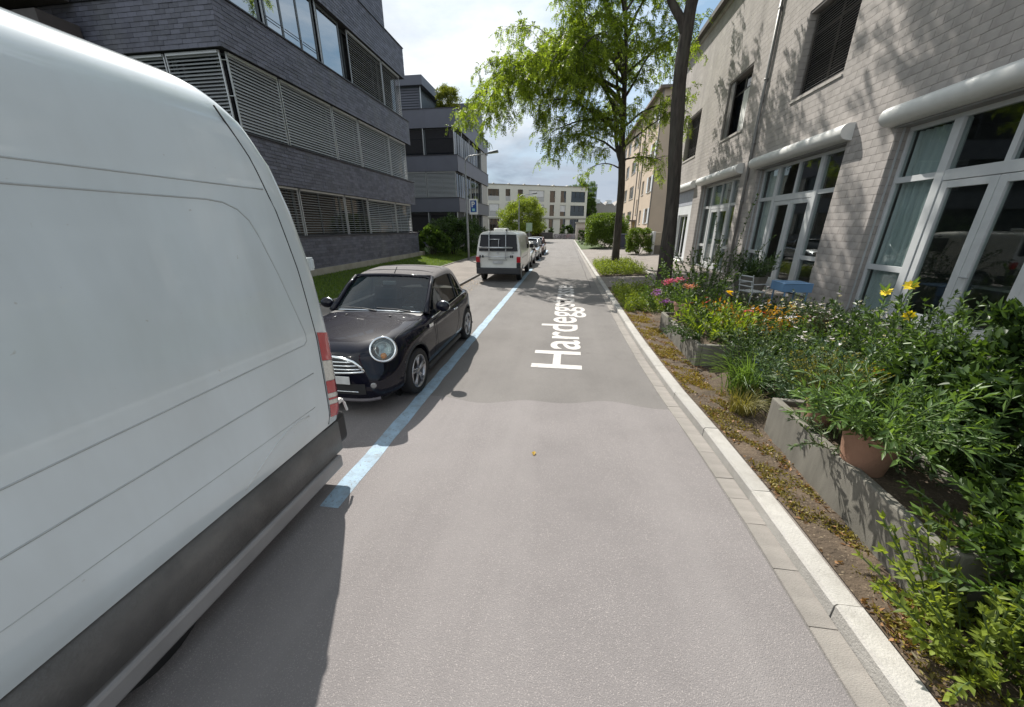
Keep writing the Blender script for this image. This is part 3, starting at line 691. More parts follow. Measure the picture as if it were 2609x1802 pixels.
for a, b_, z0, z1, kd in aw:
    if z1 > HA: continue
    window(APT, 'x', XA+0.14, a, b_, z0, z1, DARKGL, MATS['white_frame'], 0.09, mull=[(a+b_)/2] if b_-a < 2 else [a+(b_-a)/3, a+2*(b_-a)/3])
    MB().box(XA-0.06, XA+0.1, a-0.05, b_+0.05, z0-0.08, z0-0.002).build('sill', SILLM, APT)
    if kd == 1:
        for u0, u1 in ((a-0.68,a-0.03),(b_+0.03,b_+0.68)): MB().box(XA-0.05, XA-0.005, u0, u1, z0-0.02, z1).build('shutter', sh_m, APT)
MB().box(XA-0.5, 22.3, YC-0.4, YE+0.3, HA, HA+0.25).build('roof', mat('flat_roof', (0.16,0.13,0.11), 0.8), APT)
for y in (YC+0.12, 51.2, 54.3): MB().tube([(XA-0.05,y,0.3),(XA-0.05,y,HA)], 0.06, 8).build('downpipe', MATS['pipe_grey'], APT)
MB().box(XA-1.2, XA-0.01, 51.5, 55.5, 3.0, 3.14).build('canopy', mat('canopy', (0.13,0.11,0.10), 0.7), APT)
MB().box(XA-0.06, XA-0.008, 52.6, 54.0, 0.3, 2.9).build('door', mat('ochre_door', (0.42,0.30,0.10), 0.6), APT)

# ------------------------------------------------------------------ pale apartment house closing the street
ang = math.atan2(10.5, 21.4); ex = Vector((math.cos(ang), math.sin(ang), 0)); A0 = Vector((-17.1, 82.0, 0))
FAR = thing('apartment_house', 'long cream apartment house with flat roof closing the end of the street', 'building', A0, ang)
CRM = mat('cream_render', (0.62, 0.61, 0.545), 0.9, var=0.04, scale=0.5)
def fu(x88, z88):
    d = Vector((x88, 88.0)); den = d.x*ex.y-d.y*ex.x; t = (A0.x*ex.y-A0.y*ex.x)/den; p = d*t
    return (p-Vector((A0.x,A0.y))).dot(Vector((ex.x,ex.y))), EYE+(z88-EYE)*t
rows = {'top': [(-18.45,-15.82,10.65,8.12),(-14.32,-13.22,10.54,8.02),(-11.48,-10.29,10.4,7.92),(-8.91,-5.44,10.2,7.73),(-4.12,-2.96,10.0,7.57),(-1.69,-0.5,9.95,7.54),(0.67,3.74,9.8,7.5)],
        'mid': [(-18.28,-15.89,7.45,4.73),(-14.3,-13.2,7.4,4.73),(-11.48,-10.29,7.3,4.7),(-8.9,-5.4,7.2,4.7),(-4.1,-3.08,7.07,4.7),(-1.7,-0.51,6.98,4.67),(0.6,3.71,6.9,4.65)],
        'low': [(-18.3,-15.9,4.2,0.9),(-4.2,-3.2,4.0,2.0),(-1.6,-0.4,4.1,0.8),(0.6,2.6,4.0,0.8),(-11,-9,4.0,1.5)]}
s = MB(); fwins = []
for rname, l in rows.items():
    for i, (x0,x1,z1,z0) in enumerate(l):
        u0, za = fu(x0, z1); u1, zb = fu(x1, z0); fwins.append((u0,u1,min(zb,za),max(za,zb),rname,i))
HF = 11.0; Lf = 24.0
zs_ = sorted({0.0, HF, *[q[2] for q in fwins], *[q[3] for q in fwins]})
for z0, z1 in zip(zs_[:-1], zs_[1:]):
    u = -14.0
    for a, b_ in sorted((q[0],q[1]) for q in fwins if q[2] < (z0+z1)/2 < q[3])+[(Lf,Lf)]:
        if a > u: s.box(u, a, 0, 0.35, z0, z1)
        u = b_
s.box(-14, Lf-0.001, 0.6, 11, 0, HF-0.1); s.box(Lf-0.3, Lf, 0.35, 11, 0, HF)
s.build('wall', CRM, FAR, world=False)
MB().box(-14.1, Lf+0.15, -0.15, 11.2, HF, HF+0.12).build('roof_edge', mat('roof_trim', (0.30,0.29,0.26), 0.7), FAR, world=False)
MB().box(-14, Lf, -0.12, -0.005, 4.05, 4.35).build('string_course', mat('string_course', (0.33,0.32,0.28), 0.8), FAR, world=False)
GREYP = mat('grey_infill', (0.42,0.42,0.42), 0.7)
for u0,u1,z0,z1,rn,i in fwins:
    s = MB(); fwd_ = 0.07
    s.box(u0,u0+fwd_,0.18,0.26,z0,z1); s.box(u1-fwd_,u1,0.18,0.26,z0,z1); s.box(u0,u1,0.18,0.26,z1-fwd_,z1); s.box(u0,u1,0.18,0.26,z0,z0+fwd_)
    if u1-u0 > 1.6:
        for k in (1,2): s.box(u0+(u1-u0)*k/3-0.03,u0+(u1-u0)*k/3+0.03,0.18,0.26,z0,z1)
    w_o = s.build('window', mat('dark_frame', (0.07,0.07,0.07), 0.5), FAR, world=False)
    MB().box(u0,u1,0.27,0.29,z0,z1).build('pane', DARKGL, w_o, world=False)
    if (rn, i) in (('top',3),('mid',0),('mid',3),('mid',1),('mid',5)):
        MB().box(u0+0.08,u1-0.08,0.10,0.14,z0+(z1-z0)*(0.02 if i == 5 else 0.42),z1-0.05).build('roller_blind', mat('pale_blind', (0.62,0.62,0.62), 0.7), w_o, world=False)
    if rn != 'low':
        MB().box(u0,u1,-0.02,0.02,z0,z0+(z1-z0)*0.40).build('railing', GREYP if i in (0,1,3) else DARKGL, w_o, world=False)
for k in range(7):
    s = MB(); u = -2+k*3.6; s.add([(u-0.5,1.5,HF+0.12),(u+0.5,1.5,HF+0.12),(u,1.5,HF+0.5+(0.5 if k == 0 else 0)),(u-0.5,4,HF+0.12),(u+0.5,4,HF+0.12),(u,4,HF+0.5+(0.5 if k == 0 else 0))], [(0,1,2),(3,5,4),(0,2,5,3),(1,4,5,2)])
    s.build('roof_light', MATS['roof_trim'], FAR, world=False)
# saw-tooth workshop, distant tower, small shed and low wall at the bend
SAW = thing('workshop', 'grey workshop with white saw tooth roof lights right of the cream apartment house', 'building', (6, 110, 0))
tooth = [(x_, z_+0.9) for x_, z_ in [(5.0,8.65),(5.4,8.65),(7.3,7.4),(8.0,8.8),(10.4,7.2),(11.1,8.6),(13.0,7.0),(13.8,8.6),(16.5,6.8),(17.2,8.4),(20,6.7)]]
pts = [(5.0,110,0)]+[(x,110,z) for x,z in tooth]+[(20,110,0)]; n = len(pts)
s = MB(); s.add(pts+[(x,128,z) for x,_,z in pts], [tuple(range(n))]+[(i,n+i,n+(i+1)%n,(i+1)%n) for i in range(n)]); s.build('wall', mat('grey_render', (0.33,0.31,0.29), 0.9), SAW)
for (xa,za),(xb,zb) in ((tooth[1],tooth[2]),(tooth[3],tooth[4]),(tooth[5],tooth[6])):
    s = MB(); xm, zm = xa+(xb-xa)*0.62, za+(zb-za)*0.62
    s.box(xa-1.0, xa+1.1, 109.7, 109.9, zm-0.15, zm+0.0); s.add([(xa-0.85,109.8,za-0.12),(xa+0.9,109.8,za-0.12),(xa+0.9,109.8,za-0.9),(xa+0.2,109.8,za-1.1)], [(0,1,2,3)])
    s.build('roof_light', mat('white_skylight', (0.72,0.76,0.80), 0.4), SAW)
MB().box(5.6,6.6,109.6,109.95,2.5,4.1).build('doorway', MATS['inner_dark'], SAW)
TW = thing('tower_block', 'distant blue grey tower block above the treetops', 'building', (13.3, 250, 0))
MB().box(8.8,17.8,250,262,0,27.8).build('tower_wall', mat('tower_grey', (0.30,0.34,0.39), 0.7), TW)
for k in range(8):
    MB().box(9.1,17.5,249.85,249.98,2+k*3.1,3.5+k*3.1).build('window_band', DARKGL, TW)
SHD = thing('garage', 'small pale garage with flat roof at the bend beside the hedge', 'shed', (2.8, 76, 0))
MB().box(1.85,4.4,76,79,0,3.0).build('wall', mat('garage_wall', (0.50,0.46,0.42), 0.85), SHD); MB().box(1.7,4.6,75.8,79.2,3.0,3.22).build('roof', MATS['roof_trim'], SHD)
MB().box(2.2,3.8,75.95,75.99,0.1,2.1).build('garage_door', mat('garage_door', (0.36,0.30,0.28), 0.7), SHD)
o = MB().box(-14,-2.7,75.6,75.9,0,1.25).build('garden_wall', mat('dark_wall', (0.06,0.055,0.055), 0.9, var=0.3), None, bevel=0.02); tag(o, 'low dark garden wall at the end of the street, left of the bicycles', 'wall')
o = MB().box(-2.6,1.8,77.2,77.4,0,0.95).build('garden_wall', mat('violet_wall', (0.30,0.27,0.29), 0.9, var=0.15), None, bevel=0.02); tag(o, 'low mauve grey garden wall behind the parked bicycles', 'wall')
# gate pillar beside the hedge
GP = thing('gate_pillar', 'white gate pillar with a stone letter box wall beside the hedge', 'pillar', (6.5, 28.8, 0.3))
MB().box(6.30,6.48,28.55,29.4,0.2,1.92).build('pillar', WHW, GP, bevel=0.01)
MB().box(6.485,7.15,28.7,29.3,0.2,0.95).build('base_block', CONC, GP, bevel=0.01); MB().box(6.485,6.95,28.8,29.2,0.95,1.85).build('letter_box', mat('beige_box', (0.42,0.38,0.30), 0.7), GP, bevel=0.01)

# ------------------------------------------------------------------ vehicles
def catmull(pts, n):
    P = np.array(pts, float); P = np.vstack([2*P[0]-P[1], P, 2*P[-1]-P[-2]]); out = []
    k = len(pts)-1
    for t in np.linspace(0, k, n):
        i = min(int(t), k-1); u = t-i; a, b_, c, d = P[i:i+4]
        out.append(0.5*((2*b_)+(-a+c)*u+(2*a-5*b_+4*c-d)*u*u+(-a+3*b_-3*c+d)*u**3))
    return np.array(out)
def loft(secs, name, m, parent, subsurf=2, caps=True, mirror=True):
    """secs: half sections [(x,y,z)...] from bottom centre line to top centre line"""
    s = MB(); rows = []
    for sec in secs:
        full = [tuple(p) for p in sec]
        if mirror: full = full+[(-x,y,z) for x,y,z in sec[::-1] if abs(x) > 1e-6]
        rows.append(full)
    n = len(rows[0]); vs = [p for r in rows for p in r]
    fs = [(i*n+j, (i+1)*n+j, (i+1)*n+(j+1)%n, i*n+(j+1)%n) for i in range(len(rows)-1) for j in range(n)]
    if caps: fs += [tuple(range(n)), tuple(range((len(rows)-1)*n, len(rows)*n))[::-1]]
    s.add(vs, fs); return s.build(name, m, parent, smooth=True, subsurf=subsurf, world=False)
def wheel(parent, x, y, z, r, wd, side, spokes=5, twin=True, rimm=None, rim_r=0.68):
    t = MB(); h = wd/2
    t.lathe([(r*rim_r,-h*0.85),(r*0.93,-h),(r*0.99,-h*0.75),(r,-h*0.3),(r,h*0.3),(r*0.99,h*0.75),(r*0.93,h),(r*rim_r,h*0.85)], (x,y,z), 36, 'X')
    o = t.build('wheel', RUBBER, parent, smooth=True, world=False)
    q = MB(); e = x+side*(h*0.80); R0 = r*rim_r
    q.lathe([(R0*1.0,e-side*0.06),(R0*1.0,e+side*0.012),(R0*0.95,e+side*0.014),(R0*0.90,e-side*0.02),(R0*0.88,e-side*0.06)], (0,y,z), 36, 'X')
    q.lathe([(0.001,e+side*0.002),(R0*0.20,e),(R0*0.24,e-side*0.02),(R0*0.24,e-side*0.05)], (0,y,z), 20, 'X')
    for k in range(spokes):
        for dk in ((-0.15, 0.15) if twin else (0.0,)):
            a = 2*math.pi*k/spokes+0.3; b0, b1 = a+dk*1.1, a+dk*0.9
            p0 = Vector((e-side*0.012, y+R0*0.18*math.cos(b0), z+R0*0.18*math.sin(b0))); p1 = Vector((e-side*0.004, y+R0*0.93*math.cos(b1), z+R0*0.93*math.sin(b1)))
            q.tube([p0,(p0+p1)/2,p1], [R0*0.075,R0*0.062,R0*0.075], 6)
    q.build('rim', rimm or ALLOY, o, smooth=True, world=False)
    d = MB(); d.lathe([(0.001,e-side*0.055),(R0*0.9,e-side*0.055)], (0,y,z), 24, 'X'); d.build('brake_disc', mat('brake_disc', (0.05,0.05,0.05), 0.5, metal=0.5), o, world=False)
    return o
def cyl_cut(o, x0, x1, y, z, r, parent):
    c = MB(); c.tube([(x0,y,z),(x1,y,z)], r, 40); co_ = c.build('cutter', None, parent, world=False); cut(o, co_)

# ---- white delivery van right beside the camera
VAN = thing('delivery_van', 'large white high roofed delivery van parked right beside the camera', 'van', (-2.89, 0.0, 0.0))
VW = mat('van_white', (0.64, 0.71, 0.75), 0.22, var=0.03, scale=1.2, coat=1.0, bump=0.10, bscale=1.6, spots=(26, 0.755, (0.50,0.52,0.52)), streak=((0.45,0.48,0.48), 1.0, 0.45, (1.2,1.2,0.35)))
prof = catmull([(0.955,0.60),(0.984,0.72),(0.99,0.95),(0.99,1.25),(0.986,1.6),(0.974,2.0),(0.955,2.35),(0.940,2.60),(0.905,2.80),(0.82,2.93),(0.66,3.01),(0.40,3.05),(0,3.06)], 46)
YR = 2.62
def vbend(z): return float(np.interp(z, [0.6,1.4,1.9,2.3,2.6,2.8,2.93,3.05], [0.02,0,0.04,0.11,0.21,0.32,0.44,0.62]))
def vinset(yb):
    r = 0.13; d = yb-(YR-r)
    return 0.0 if d <= 0 else r-math.sqrt(max(0, r*r-d*d))
def vpt(yb, x, z):
    e = vinset(yb); wgt = max(0, min(1, (yb-1.0)/1.4))**2
    f = max(0.0, (abs(x)-e))/max(abs(x), 1e-6) if abs(x) > 0.4 else 1-e*0.6
    zz = z-(e*0.8 if z > 2.6 else 0)
    fr = max(0, (-2.1-yb)); zz = min(zz, 3.06-fr*0.2) if fr < 0.6 else min(zz, 2.94-(fr-0.6)*1.15)
    return (x*f, yb-vbend(z)*wgt, zz)
stn = [-3.75,-3.6,-3.3,-3.0,-2.7,-2.4,-2.1]+list(np.linspace(-1.8,2.2,24))+[2.3,2.38,2.44,2.48,2.51,2.54,2.565,2.585,2.60,2.61,2.616,2.62]
rows = []
for yb in stn:
    h = [vpt(yb, x, z) for x, z in prof]; rows.append([(-a,b_,c) for a,b_,c in h]+[p for p in h[::-1][1:]])
s = MB(); s.grid(rows); n = len(rows[0]); N_ = len(rows)
s.f.append(tuple(range((N_-1)*n, N_*n))); s.f.append(tuple(range(n))[::-1])
s.f = [f[::-1] for f in s.f]
body_o = s.build('body', VW, VAN, smooth=True, world=False); smooth_by_angle(body_o.data, 38)
def vsurf(y, z, off=0.0):
    x = float(np.interp(z, prof[:30,1], prof[:30,0])); p = vpt(y, x, z); return (p[0]+off, p[1], p[2])
GRV = mat('panel_groove', (0.40, 0.43, 0.44), 0.4)
def groove(pts, r=0.0045, m=GRV, name='panel_groove'):
    g_ = MB(); g_.tube([vsurf(y,z,-r*0.35) for y,z in pts], r, 6); return g_.build(name, m, body_o, smooth=True, world=False)
groove([(y,2.43) for y in np.linspace(-2.0,2.38,30)])
tp = [(y,2.345) for y in np.linspace(-1.9,1.86,20)]+[(1.97,2.335),(2.06,2.30),(2.12,2.24),(2.15,2.16)]+[(2.15+0.15*t,2.16-0.70*t) for t in np.linspace(0.1,0.95,8)]+[(2.30,1.45),(2.295,1.395),(2.26,1.37)]+[(y,1.37-0.004*k) for k, y in enumerate(np.linspace(2.2,-1.9,20))]
groove(tp, 0.005)
groove([(y,1.08+0.012*(y+1.9)) for y in np.linspace(2.3,-1.9,18)], 0.0055)
groove([(y,0.86) for y in np.linspace(2.25,-1.9,18)], 0.003)
groove([(2.405,z) for z in np.linspace(0.62,2.84,30)], 0.005, mat('seam', (0.02,0.02,0.022), 0.7), 'door_seam')
groove([(1.55+0.62*t, 0.64+0.20*math.sin(t*math.pi*0.62)) for t in np.linspace(0,1,14)], 0.008, mat('arch_lip', (0.60,0.62,0.62), 0.35), 'arch_lip')
# tail lamp wrapped round the rear corner
def lamp_patch(z0, z1, m, off, name):
    rows_ = []
    for z in np.linspace(z0, z1, 5):
        rows_.append([ (lambda p: (p[0]+off, p[1]+off*0.6, p[2]))(vsurf(yb, z + (2.5-yb)*0.30)) for yb in (2.412,2.44,2.48,2.51,2.54,2.565,2.585,2.60,2.61,2.616,2.62)])
    q = MB(); q.grid([r[::-1] for r in rows_]); return q.build(name, m, TL, smooth=True, world=False)
TL = bpy.data.objects.new('tail_lamp', MB().box(0.80,0.93,2.45,2.60,0.68,1.36).mesh('tail_lamp')); COL.objects.link(TL); TL.parent = VAN; TL.data.materials.append(REDL)
for z0,z1,m,nm in ((1.165,1.40,REDL,'red_lens'),(0.99,1.16,CLRL,'clear_lens'),(0.875,0.985,REDL,'red_lens'),(0.835,0.872,CLRL,'clear_lens'),(0.815,0.832,REDL,'red_lens'),(0.775,0.812,CLRL,'clear_lens'),(0.655,0.772,REDL,'red_lens')):
    lamp_patch(z0, z1, m, 0.006, nm)
q = MB(); q.cbox((0.90,2.58,1.93), 0.05, 0.07, 0.10); q.cbox((0.925,2.60,1.93), 0.012, 0.03, 0.07); q.build('hinge', VW, VAN, bevel=0.008, world=False)
q = MB(); q.tube([(0.88,2.62,0.70),(0.91,2.68,0.70),(0.92,2.69,0.66),(0.92,2.71,0.58)], 0.012, 8); q.cbox((0.89,2.64,0.705), 0.05, 0.06, 0.04); q.build('door_catch', mat('white_plastic', (0.7,0.7,0.68), 0.4), VAN, world=False)
for sx in (1,-1):
    q = MB(); q.grid([[(sx*0.965,y,z) if k else (sx*0.90,y,z) for k, z in ((0,0.27),(1,0.30),(1,0.45),(1,0.575),(0,0.597))] for y in np.linspace(-2.2,2.50,10)])
    q.build('side_trim', mat('trim_grey', (0.10,0.097,0.095), 0.5, var=0.3, scale=2.5, bump=0.2, stain=((0.19,0.18,0.17), 3.0, 0.6)), VAN, smooth=True, world=False)
    q = MB(); q.box(sx*0.80, sx*0.985, -2.2, 2.45, 0.155, 0.275); q.build('side_step', mat('step_grey', (0.26,0.25,0.25), 0.45, var=0.15, scale=3), VAN, bevel=0.02, world=False)
MB().box(-0.95,0.95,2.30,2.64,0.33,0.62).build('rear_bumper', BLKPL, VAN, bevel=0.04, world=False)
MB().box(-0.85,0.85,-3.4,2.3,0.25,0.58).build('chassis', BLKPL, VAN, world=False)
for sx in (1,-1):
    wheel(VAN, sx*0.79, 0.95, 0.345, 0.345, 0.22, sx, rimm=GALV); wheel(VAN, sx*0.79, -2.72, 0.345, 0.345, 0.22, sx, rimm=GALV)
for sx in (1,-1):
    q = MB(); q.add([(sx*0.955,-2.25,1.45),(sx*0.955,-3.0,1.4),(sx*0.93,-2.75,2.1),(sx*0.93,-2.25,2.2)], [(0,1,2,3)]); q.build('side_window', DARKGL, VAN, world=False)

# ---- dark convertible facing the camera
PURP = mat('black_violet_paint', (0.006, 0.006, 0.013), 0.45, metal=0.0, var=0.1, scale=30, coat=0.7, spec=0.03)
SOFT = mat('soft_top', (0.135, 0.125, 0.125), 0.9, var=0.12, scale=12, bump=0.35, bscale=220)
CON = thing('convertible', 'small dark violet convertible with a black soft top facing the camera', 'car', (-2.80, 4.33, 0.0)); CON.scale = (1.05,1.05,1.05)
st = [(-0.775,0.40,0.30,0.28,0.60,0.635),(-0.765,0.50,0.38,0.23,0.68,0.715),(-0.73,0.60,0.465,0.20,0.75,0.79),(-0.66,0.68,0.55,0.18,0.80,0.85),(-0.55,0.745,0.645,0.17,0.832,0.888),(-0.42,0.795,0.73,0.17,0.853,0.908),(-0.25,0.828,0.80,0.17,0.87,0.928),(0.05,0.840,0.838,0.17,0.882,0.948),(0.38,0.842,0.842,0.17,0.895,0.965),(0.62,0.84,0.84,0.17,0.902,0.975),
      (0.80,0.838,0.838,0.17,0.91,0.94),(1.3,0.838,0.838,0.17,0.925,0.925),(1.8,0.838,0.838,0.17,0.94,0.94),(2.2,0.84,0.84,0.17,0.96,0.975),(2.5,0.835,0.835,0.18,0.97,0.99),(2.78,0.80,0.80,0.20,0.945,0.965),(2.94,0.73,0.73,0.23,0.86,0.88),(3.0,0.64,0.64,0.28,0.72,0.74)]
secs = []
for y, wl, w_, zb, zs, zt in st:
    secs.append([(0,y,zb),(wl*0.86,y,zb),(wl*0.965,y,zb+0.07),(wl*0.995,y,zb+(zs-zb)*0.40),((wl*0.4+w_*0.6),y,zb+(zs-zb)*0.64),(w_*0.975,y,zs-0.055),(w_*0.90,y,zs+0.005),(w_*0.72,y,zs+(zt-zs)*0.55),(w_*0.36,y,zs+(zt-zs)*0.92),(0,y,zt)])
cb = loft(secs, 'body', PURP, CON, 2); bake(cb)
for yy_ in (0.0, 2.467):
    for sx in (1,-1): cyl_cut(cb, sx*0.58, sx*1.0, yy_, 0.31, 0.352, CON)
smooth_by_angle(cb.data, 30)
from mathutils.bvhtree import BVHTree
_b = BVHTree.FromPolygons([v.co.copy() for v in cb.data.vertices], [tuple(p.vertices) for p in cb.data.polygons])
def hitf(x, z, d=-0.78):
    h = _b.ray_cast(Vector((x,-3,z)), Vector((0,1,0))); return h[0].y if h[0] else d
def hits(y, z, d=0.83):
    h = _b.ray_cast(Vector((3,y,z)), Vector((-1,0,0))); return h[0].x if h[0] and h[0].x > 0.66 else d
def hitt(x, y, d=0.9):
    h = _b.ray_cast(Vector((x,y,3)), Vector((0,0,-1))); return h[0].z if h[0] else d
for yy_ in (0.0, 2.467):
    for sx in (1,-1):
        q = MB(); q.tube([(sx*0.585,yy_,0.31),(sx*0.60,yy_,0.31)], 0.35, 24); q.build('wheel_well', BLKPL, CON, world=False)
        q = MB(); q.tube([(sx*(hits(yy_+0.372*math.cos(a), 0.31+0.372*math.sin(a))-0.004), yy_+0.364*math.cos(a), 0.31+0.364*math.sin(a)) for a in np.linspace(-0.2, math.pi+0.2, 24)], 0.017, 6); q.build('arch_trim', BLKPL, CON, smooth=True, world=False)
        wheel(CON, sx*0.735, yy_, 0.305, 0.305, 0.20, sx, 5, True, rim_r=0.72)
q = MB(); q.box(-0.80,0.80,0.40,2.05,0.155,0.235); q.build('sill', BLKPL, CON, bevel=0.02, world=False)
# windscreen, frame, side glass, soft top
wb = [(x, 0.56+0.10*(x/0.7)**2, 0.972-0.03*(x/0.7)**2) for x in np.linspace(-0.69,0.69,13)]; wt = [(x, 1.14+0.07*(x/0.62)**2, 1.385-0.028*(x/0.62)**2) for x in np.linspace(-0.62,0.62,13)]
q = MB(); q.grid([[tuple(Vector(a).lerp(Vector(c), t)+Vector((0,-0.02*math.sin(t*math.pi),0))) for a, c in zip(wb, wt)] for t in np.linspace(0,1,7)]); q.build('windscreen', CARGL, CON, smooth=True, world=False)
q = MB()
for sx in (1,-1): q.tube([(sx*0.735,0.62,0.935),(sx*0.70,0.80,1.075),(sx*0.667,1.02,1.25),(sx*0.63,1.21,1.365)], [0.045,0.036,0.033,0.034], 8)
q.tube([(x,y+0.015,z+0.012) for x,y,z in wt], 0.026, 8); q.build('windscreen_frame', PURP, CON, smooth=True, world=False)
q = MB(); q.tube([(x,y-0.035,z+0.004) for x,y,z in wb], 0.012, 6); q.build('cowl_trim', CHROME, CON, smooth=True, world=False)
q = MB(); q.grid([[(x, y-0.06+dy, z-0.008+dz) for x,y,z in wb] for dy,dz in ((-0.09,-0.012),(0.0,0.0),(0.06,0.004))]); q.build('cowl', BLKPL, CON, smooth=True, world=False)
for x0 in (-0.30, 0.22):
    q = MB(); q.tube([(x0+0.33,0.50,0.975),(x0+0.10,0.545,0.995),(x0-0.22,0.585,1.0)], [0.012,0.009,0.006], 6); q.build('wiper', BLKPL, CON, world=False)
tops = []
for y, zt, wt_, zb, wb_ in ((1.175,1.402,0.625,1.335,0.64),(1.28,1.435,0.64,1.345,0.66),(1.50,1.468,0.645,1.36,0.675),(1.80,1.482,0.645,1.36,0.68),(2.02,1.475,0.64,1.345,0.685),(2.16,1.458,0.635,1.14,0.735),(2.30,1.425,0.625,0.965,0.77),(2.46,1.34,0.605,0.96,0.755),(2.60,1.19,0.58,0.96,0.71),(2.70,1.02,0.56,0.955,0.63)):
    tops.append([(0,y,zt),(wt_*0.4,y,zt-0.004),(wt_*0.78,y,zt-0.016),(wt_*0.98,y,zt-0.05),(wt_+(wb_-wt_)*0.5,y,(zt-0.05)*0.45+zb*0.55),(wb_,y,zb)])
s = MB(); rows = [[(-x,y,z) for x,y,z in sec[::-1]]+sec[1:] for sec in tops]; s.grid([r[::-1] for r in rows]); s.build('soft_top', SOFT, CON, smooth=True, subsurf=2, world=False)
q = MB(); 
for yy_ in (1.40,1.80): q.tube([(x, yy_, 1.452+(0.026 if yy_ > 1.5 else 0)-0.05*(abs(x)/0.62)**4) for x in np.linspace(-0.58,0.58,15)], 0.006, 5)
q.build('seam', SOFT, CON, smooth=True, world=False)
for sx in (1,-1):
    q = MB(); lo = [(sx*(0.80-0.015*t), 0.72+1.50*t, 0.93+0.03*t) for t in np.linspace(0,1,9)]; hi = [(sx*np.interp(t,[0,0.35,1],[0.775,0.665,0.685]), 0.74+1.40*t, np.interp(t,[0,0.1,0.33,0.9,1],[0.96,1.07,1.35,1.35,1.25])) for t in np.linspace(0,1,9)]
    q.grid([lo, hi] if sx > 0 else [hi, lo]); q.build('side_window', CARGL, CON, smooth=True, world=False)
    q = MB(); q.tube([(sx*0.795, 1.86, 0.945),(sx*0.69,1.84,1.35)], 0.014, 6); q.build('window_bar', BLKPL, CON, world=False)
    q = MB(); q.tube([(sx*(0.795-0.012*t), 0.66+1.95*t, hitt(0.795-0.012*t, 0.66+1.95*t)+0.004) for t in np.linspace(0,1,12)], 0.010, 6); q.build('belt_trim', CHROME, CON, smooth=True, world=False)
    q = MB(); q.tube([(sx*0.845,0.70,0.88),(sx*0.85,0.70,0.40),(sx*0.838,0.74,0.24)], 0.003, 5); q.tube([(sx*0.838,1.86,0.90),(sx*0.848,1.88,0.5),(sx*0.836,1.75,0.24)], 0.003, 5); q.build('door_gap', MATS['seam'], CON, world=False)
    q = MB(); q.tube([(sx*0.853,1.52,0.80),(sx*0.872,1.56,0.803),(sx*0.872,1.66,0.803),(sx*0.853,1.70,0.80)], 0.013, 8); q.build('door_handle', CHROME, CON, smooth=True, world=False)
    q = MB(); q.tube([(sx*0.80,0.82,0.935),(sx*0.86,0.82,0.965)], 0.022, 8); q.build('mirror_arm', BLKPL, CON, world=False)
    q = MB(); q.lathe([(0.001,-0.075),(0.06,-0.066),(0.088,-0.03),(0.092,0.02),(0.085,0.045),(0.001,0.05)], (0,0,0), 20, 'Y'); q.xform(Matrix.Translation((sx*0.925,0.80,1.01)) @ Matrix.Diagonal((1.15,0.85,0.86,1))); mo = q.build('mirror', PURP, CON, smooth=True, world=False)
    q = MB(); q.lathe([(0.088,-0.002),(0.094,0.01),(0.090,0.022)], (0,0,0), 20, 'Y'); q.xform(Matrix.Translation((sx*0.925,0.79,1.01)) @ Matrix.Diagonal((1.17,0.85,0.88,1))); q.build('mirror_trim', CHROME, mo, smooth=True, world=False)
    # headlamp: chrome ring, glass and indicator, turned up and out
    dn = Vector((sx*0.34,-0.82,0.40)).normalized(); M_ = Matrix.Translation((sx*0.66,-0.56,0.785)) @ Matrix.Scale(0.98,4) @ dn.to_track_quat('Z','Y').to_matrix().to_4x4()
    q = MB(); q.lathe([(0.150,-0.20),(0.157,0.004),(0.150,0.020),(0.136,0.024),(0.128,0.012),(0.126,-0.01)], n=36); q.xform(M_); h_o = q.build('headlamp', CHROME, CON, smooth=True, world=False)
    q = MB(); q.lathe([(0.126,0.0),(0.115,-0.012),(0.10,-0.02),(0.001,-0.028)], n=32); q.xform(M_); q.build('reflector', mat('lamp_reflector', (0.34,0.36,0.38), 0.25, metal=0.7, var=0.35, scale=28), h_o, smooth=True, world=False)
    q = MB(); q.lathe([(0.088,-0.012),(0.094,0.0),(0.088,0.004),(0.080,-0.006)], n=28); q.xform(M_); q.build('lamp_ring', ALLOY, h_o, smooth=True, world=False)
    q = MB(); q.lathe([(0.036,-0.016),(0.034,0.004),(0.02,0.012),(0.001,0.014)], c=(0.0,-0.076,0), n=20); q.xform(M_); q.build('indicator', ORAL, h_o, smooth=True, world=False)
    q = MB(); q.lathe([(0.125,0.006),(0.09,0.020),(0.05,0.028),(0.001,0.031)], n=32); q.xform(M_); q.build('lens', glassmat('lamp_glass', (0.5,0.5,0.5), 0.93, 0.02), h_o, smooth=True, world=False)
    q = MB(); q.lathe([(0.032,-0.03),(0.034,0.0),(0.022,0.005),(0.001,0.006)], n=20); q.xform(Matrix.Translation((sx*0.58,hitf(0.58,0.40)-0.004,0.40)) @ Vector((sx*0.3,-1,0)).to_track_quat('Z','Y').to_matrix().to_4x4()); q.build('fog_lamp', mat('fog_lens', (0.25,0.24,0.24), 0.25, coat=1.0), CON, smooth=True, world=False)
    q = MB(); q.cbox((sx*0.843,0.50,0.80), 0.012, 0.14, 0.05, ry=0); q.build('side_vent', CHROME, CON, bevel=0.008, world=False)
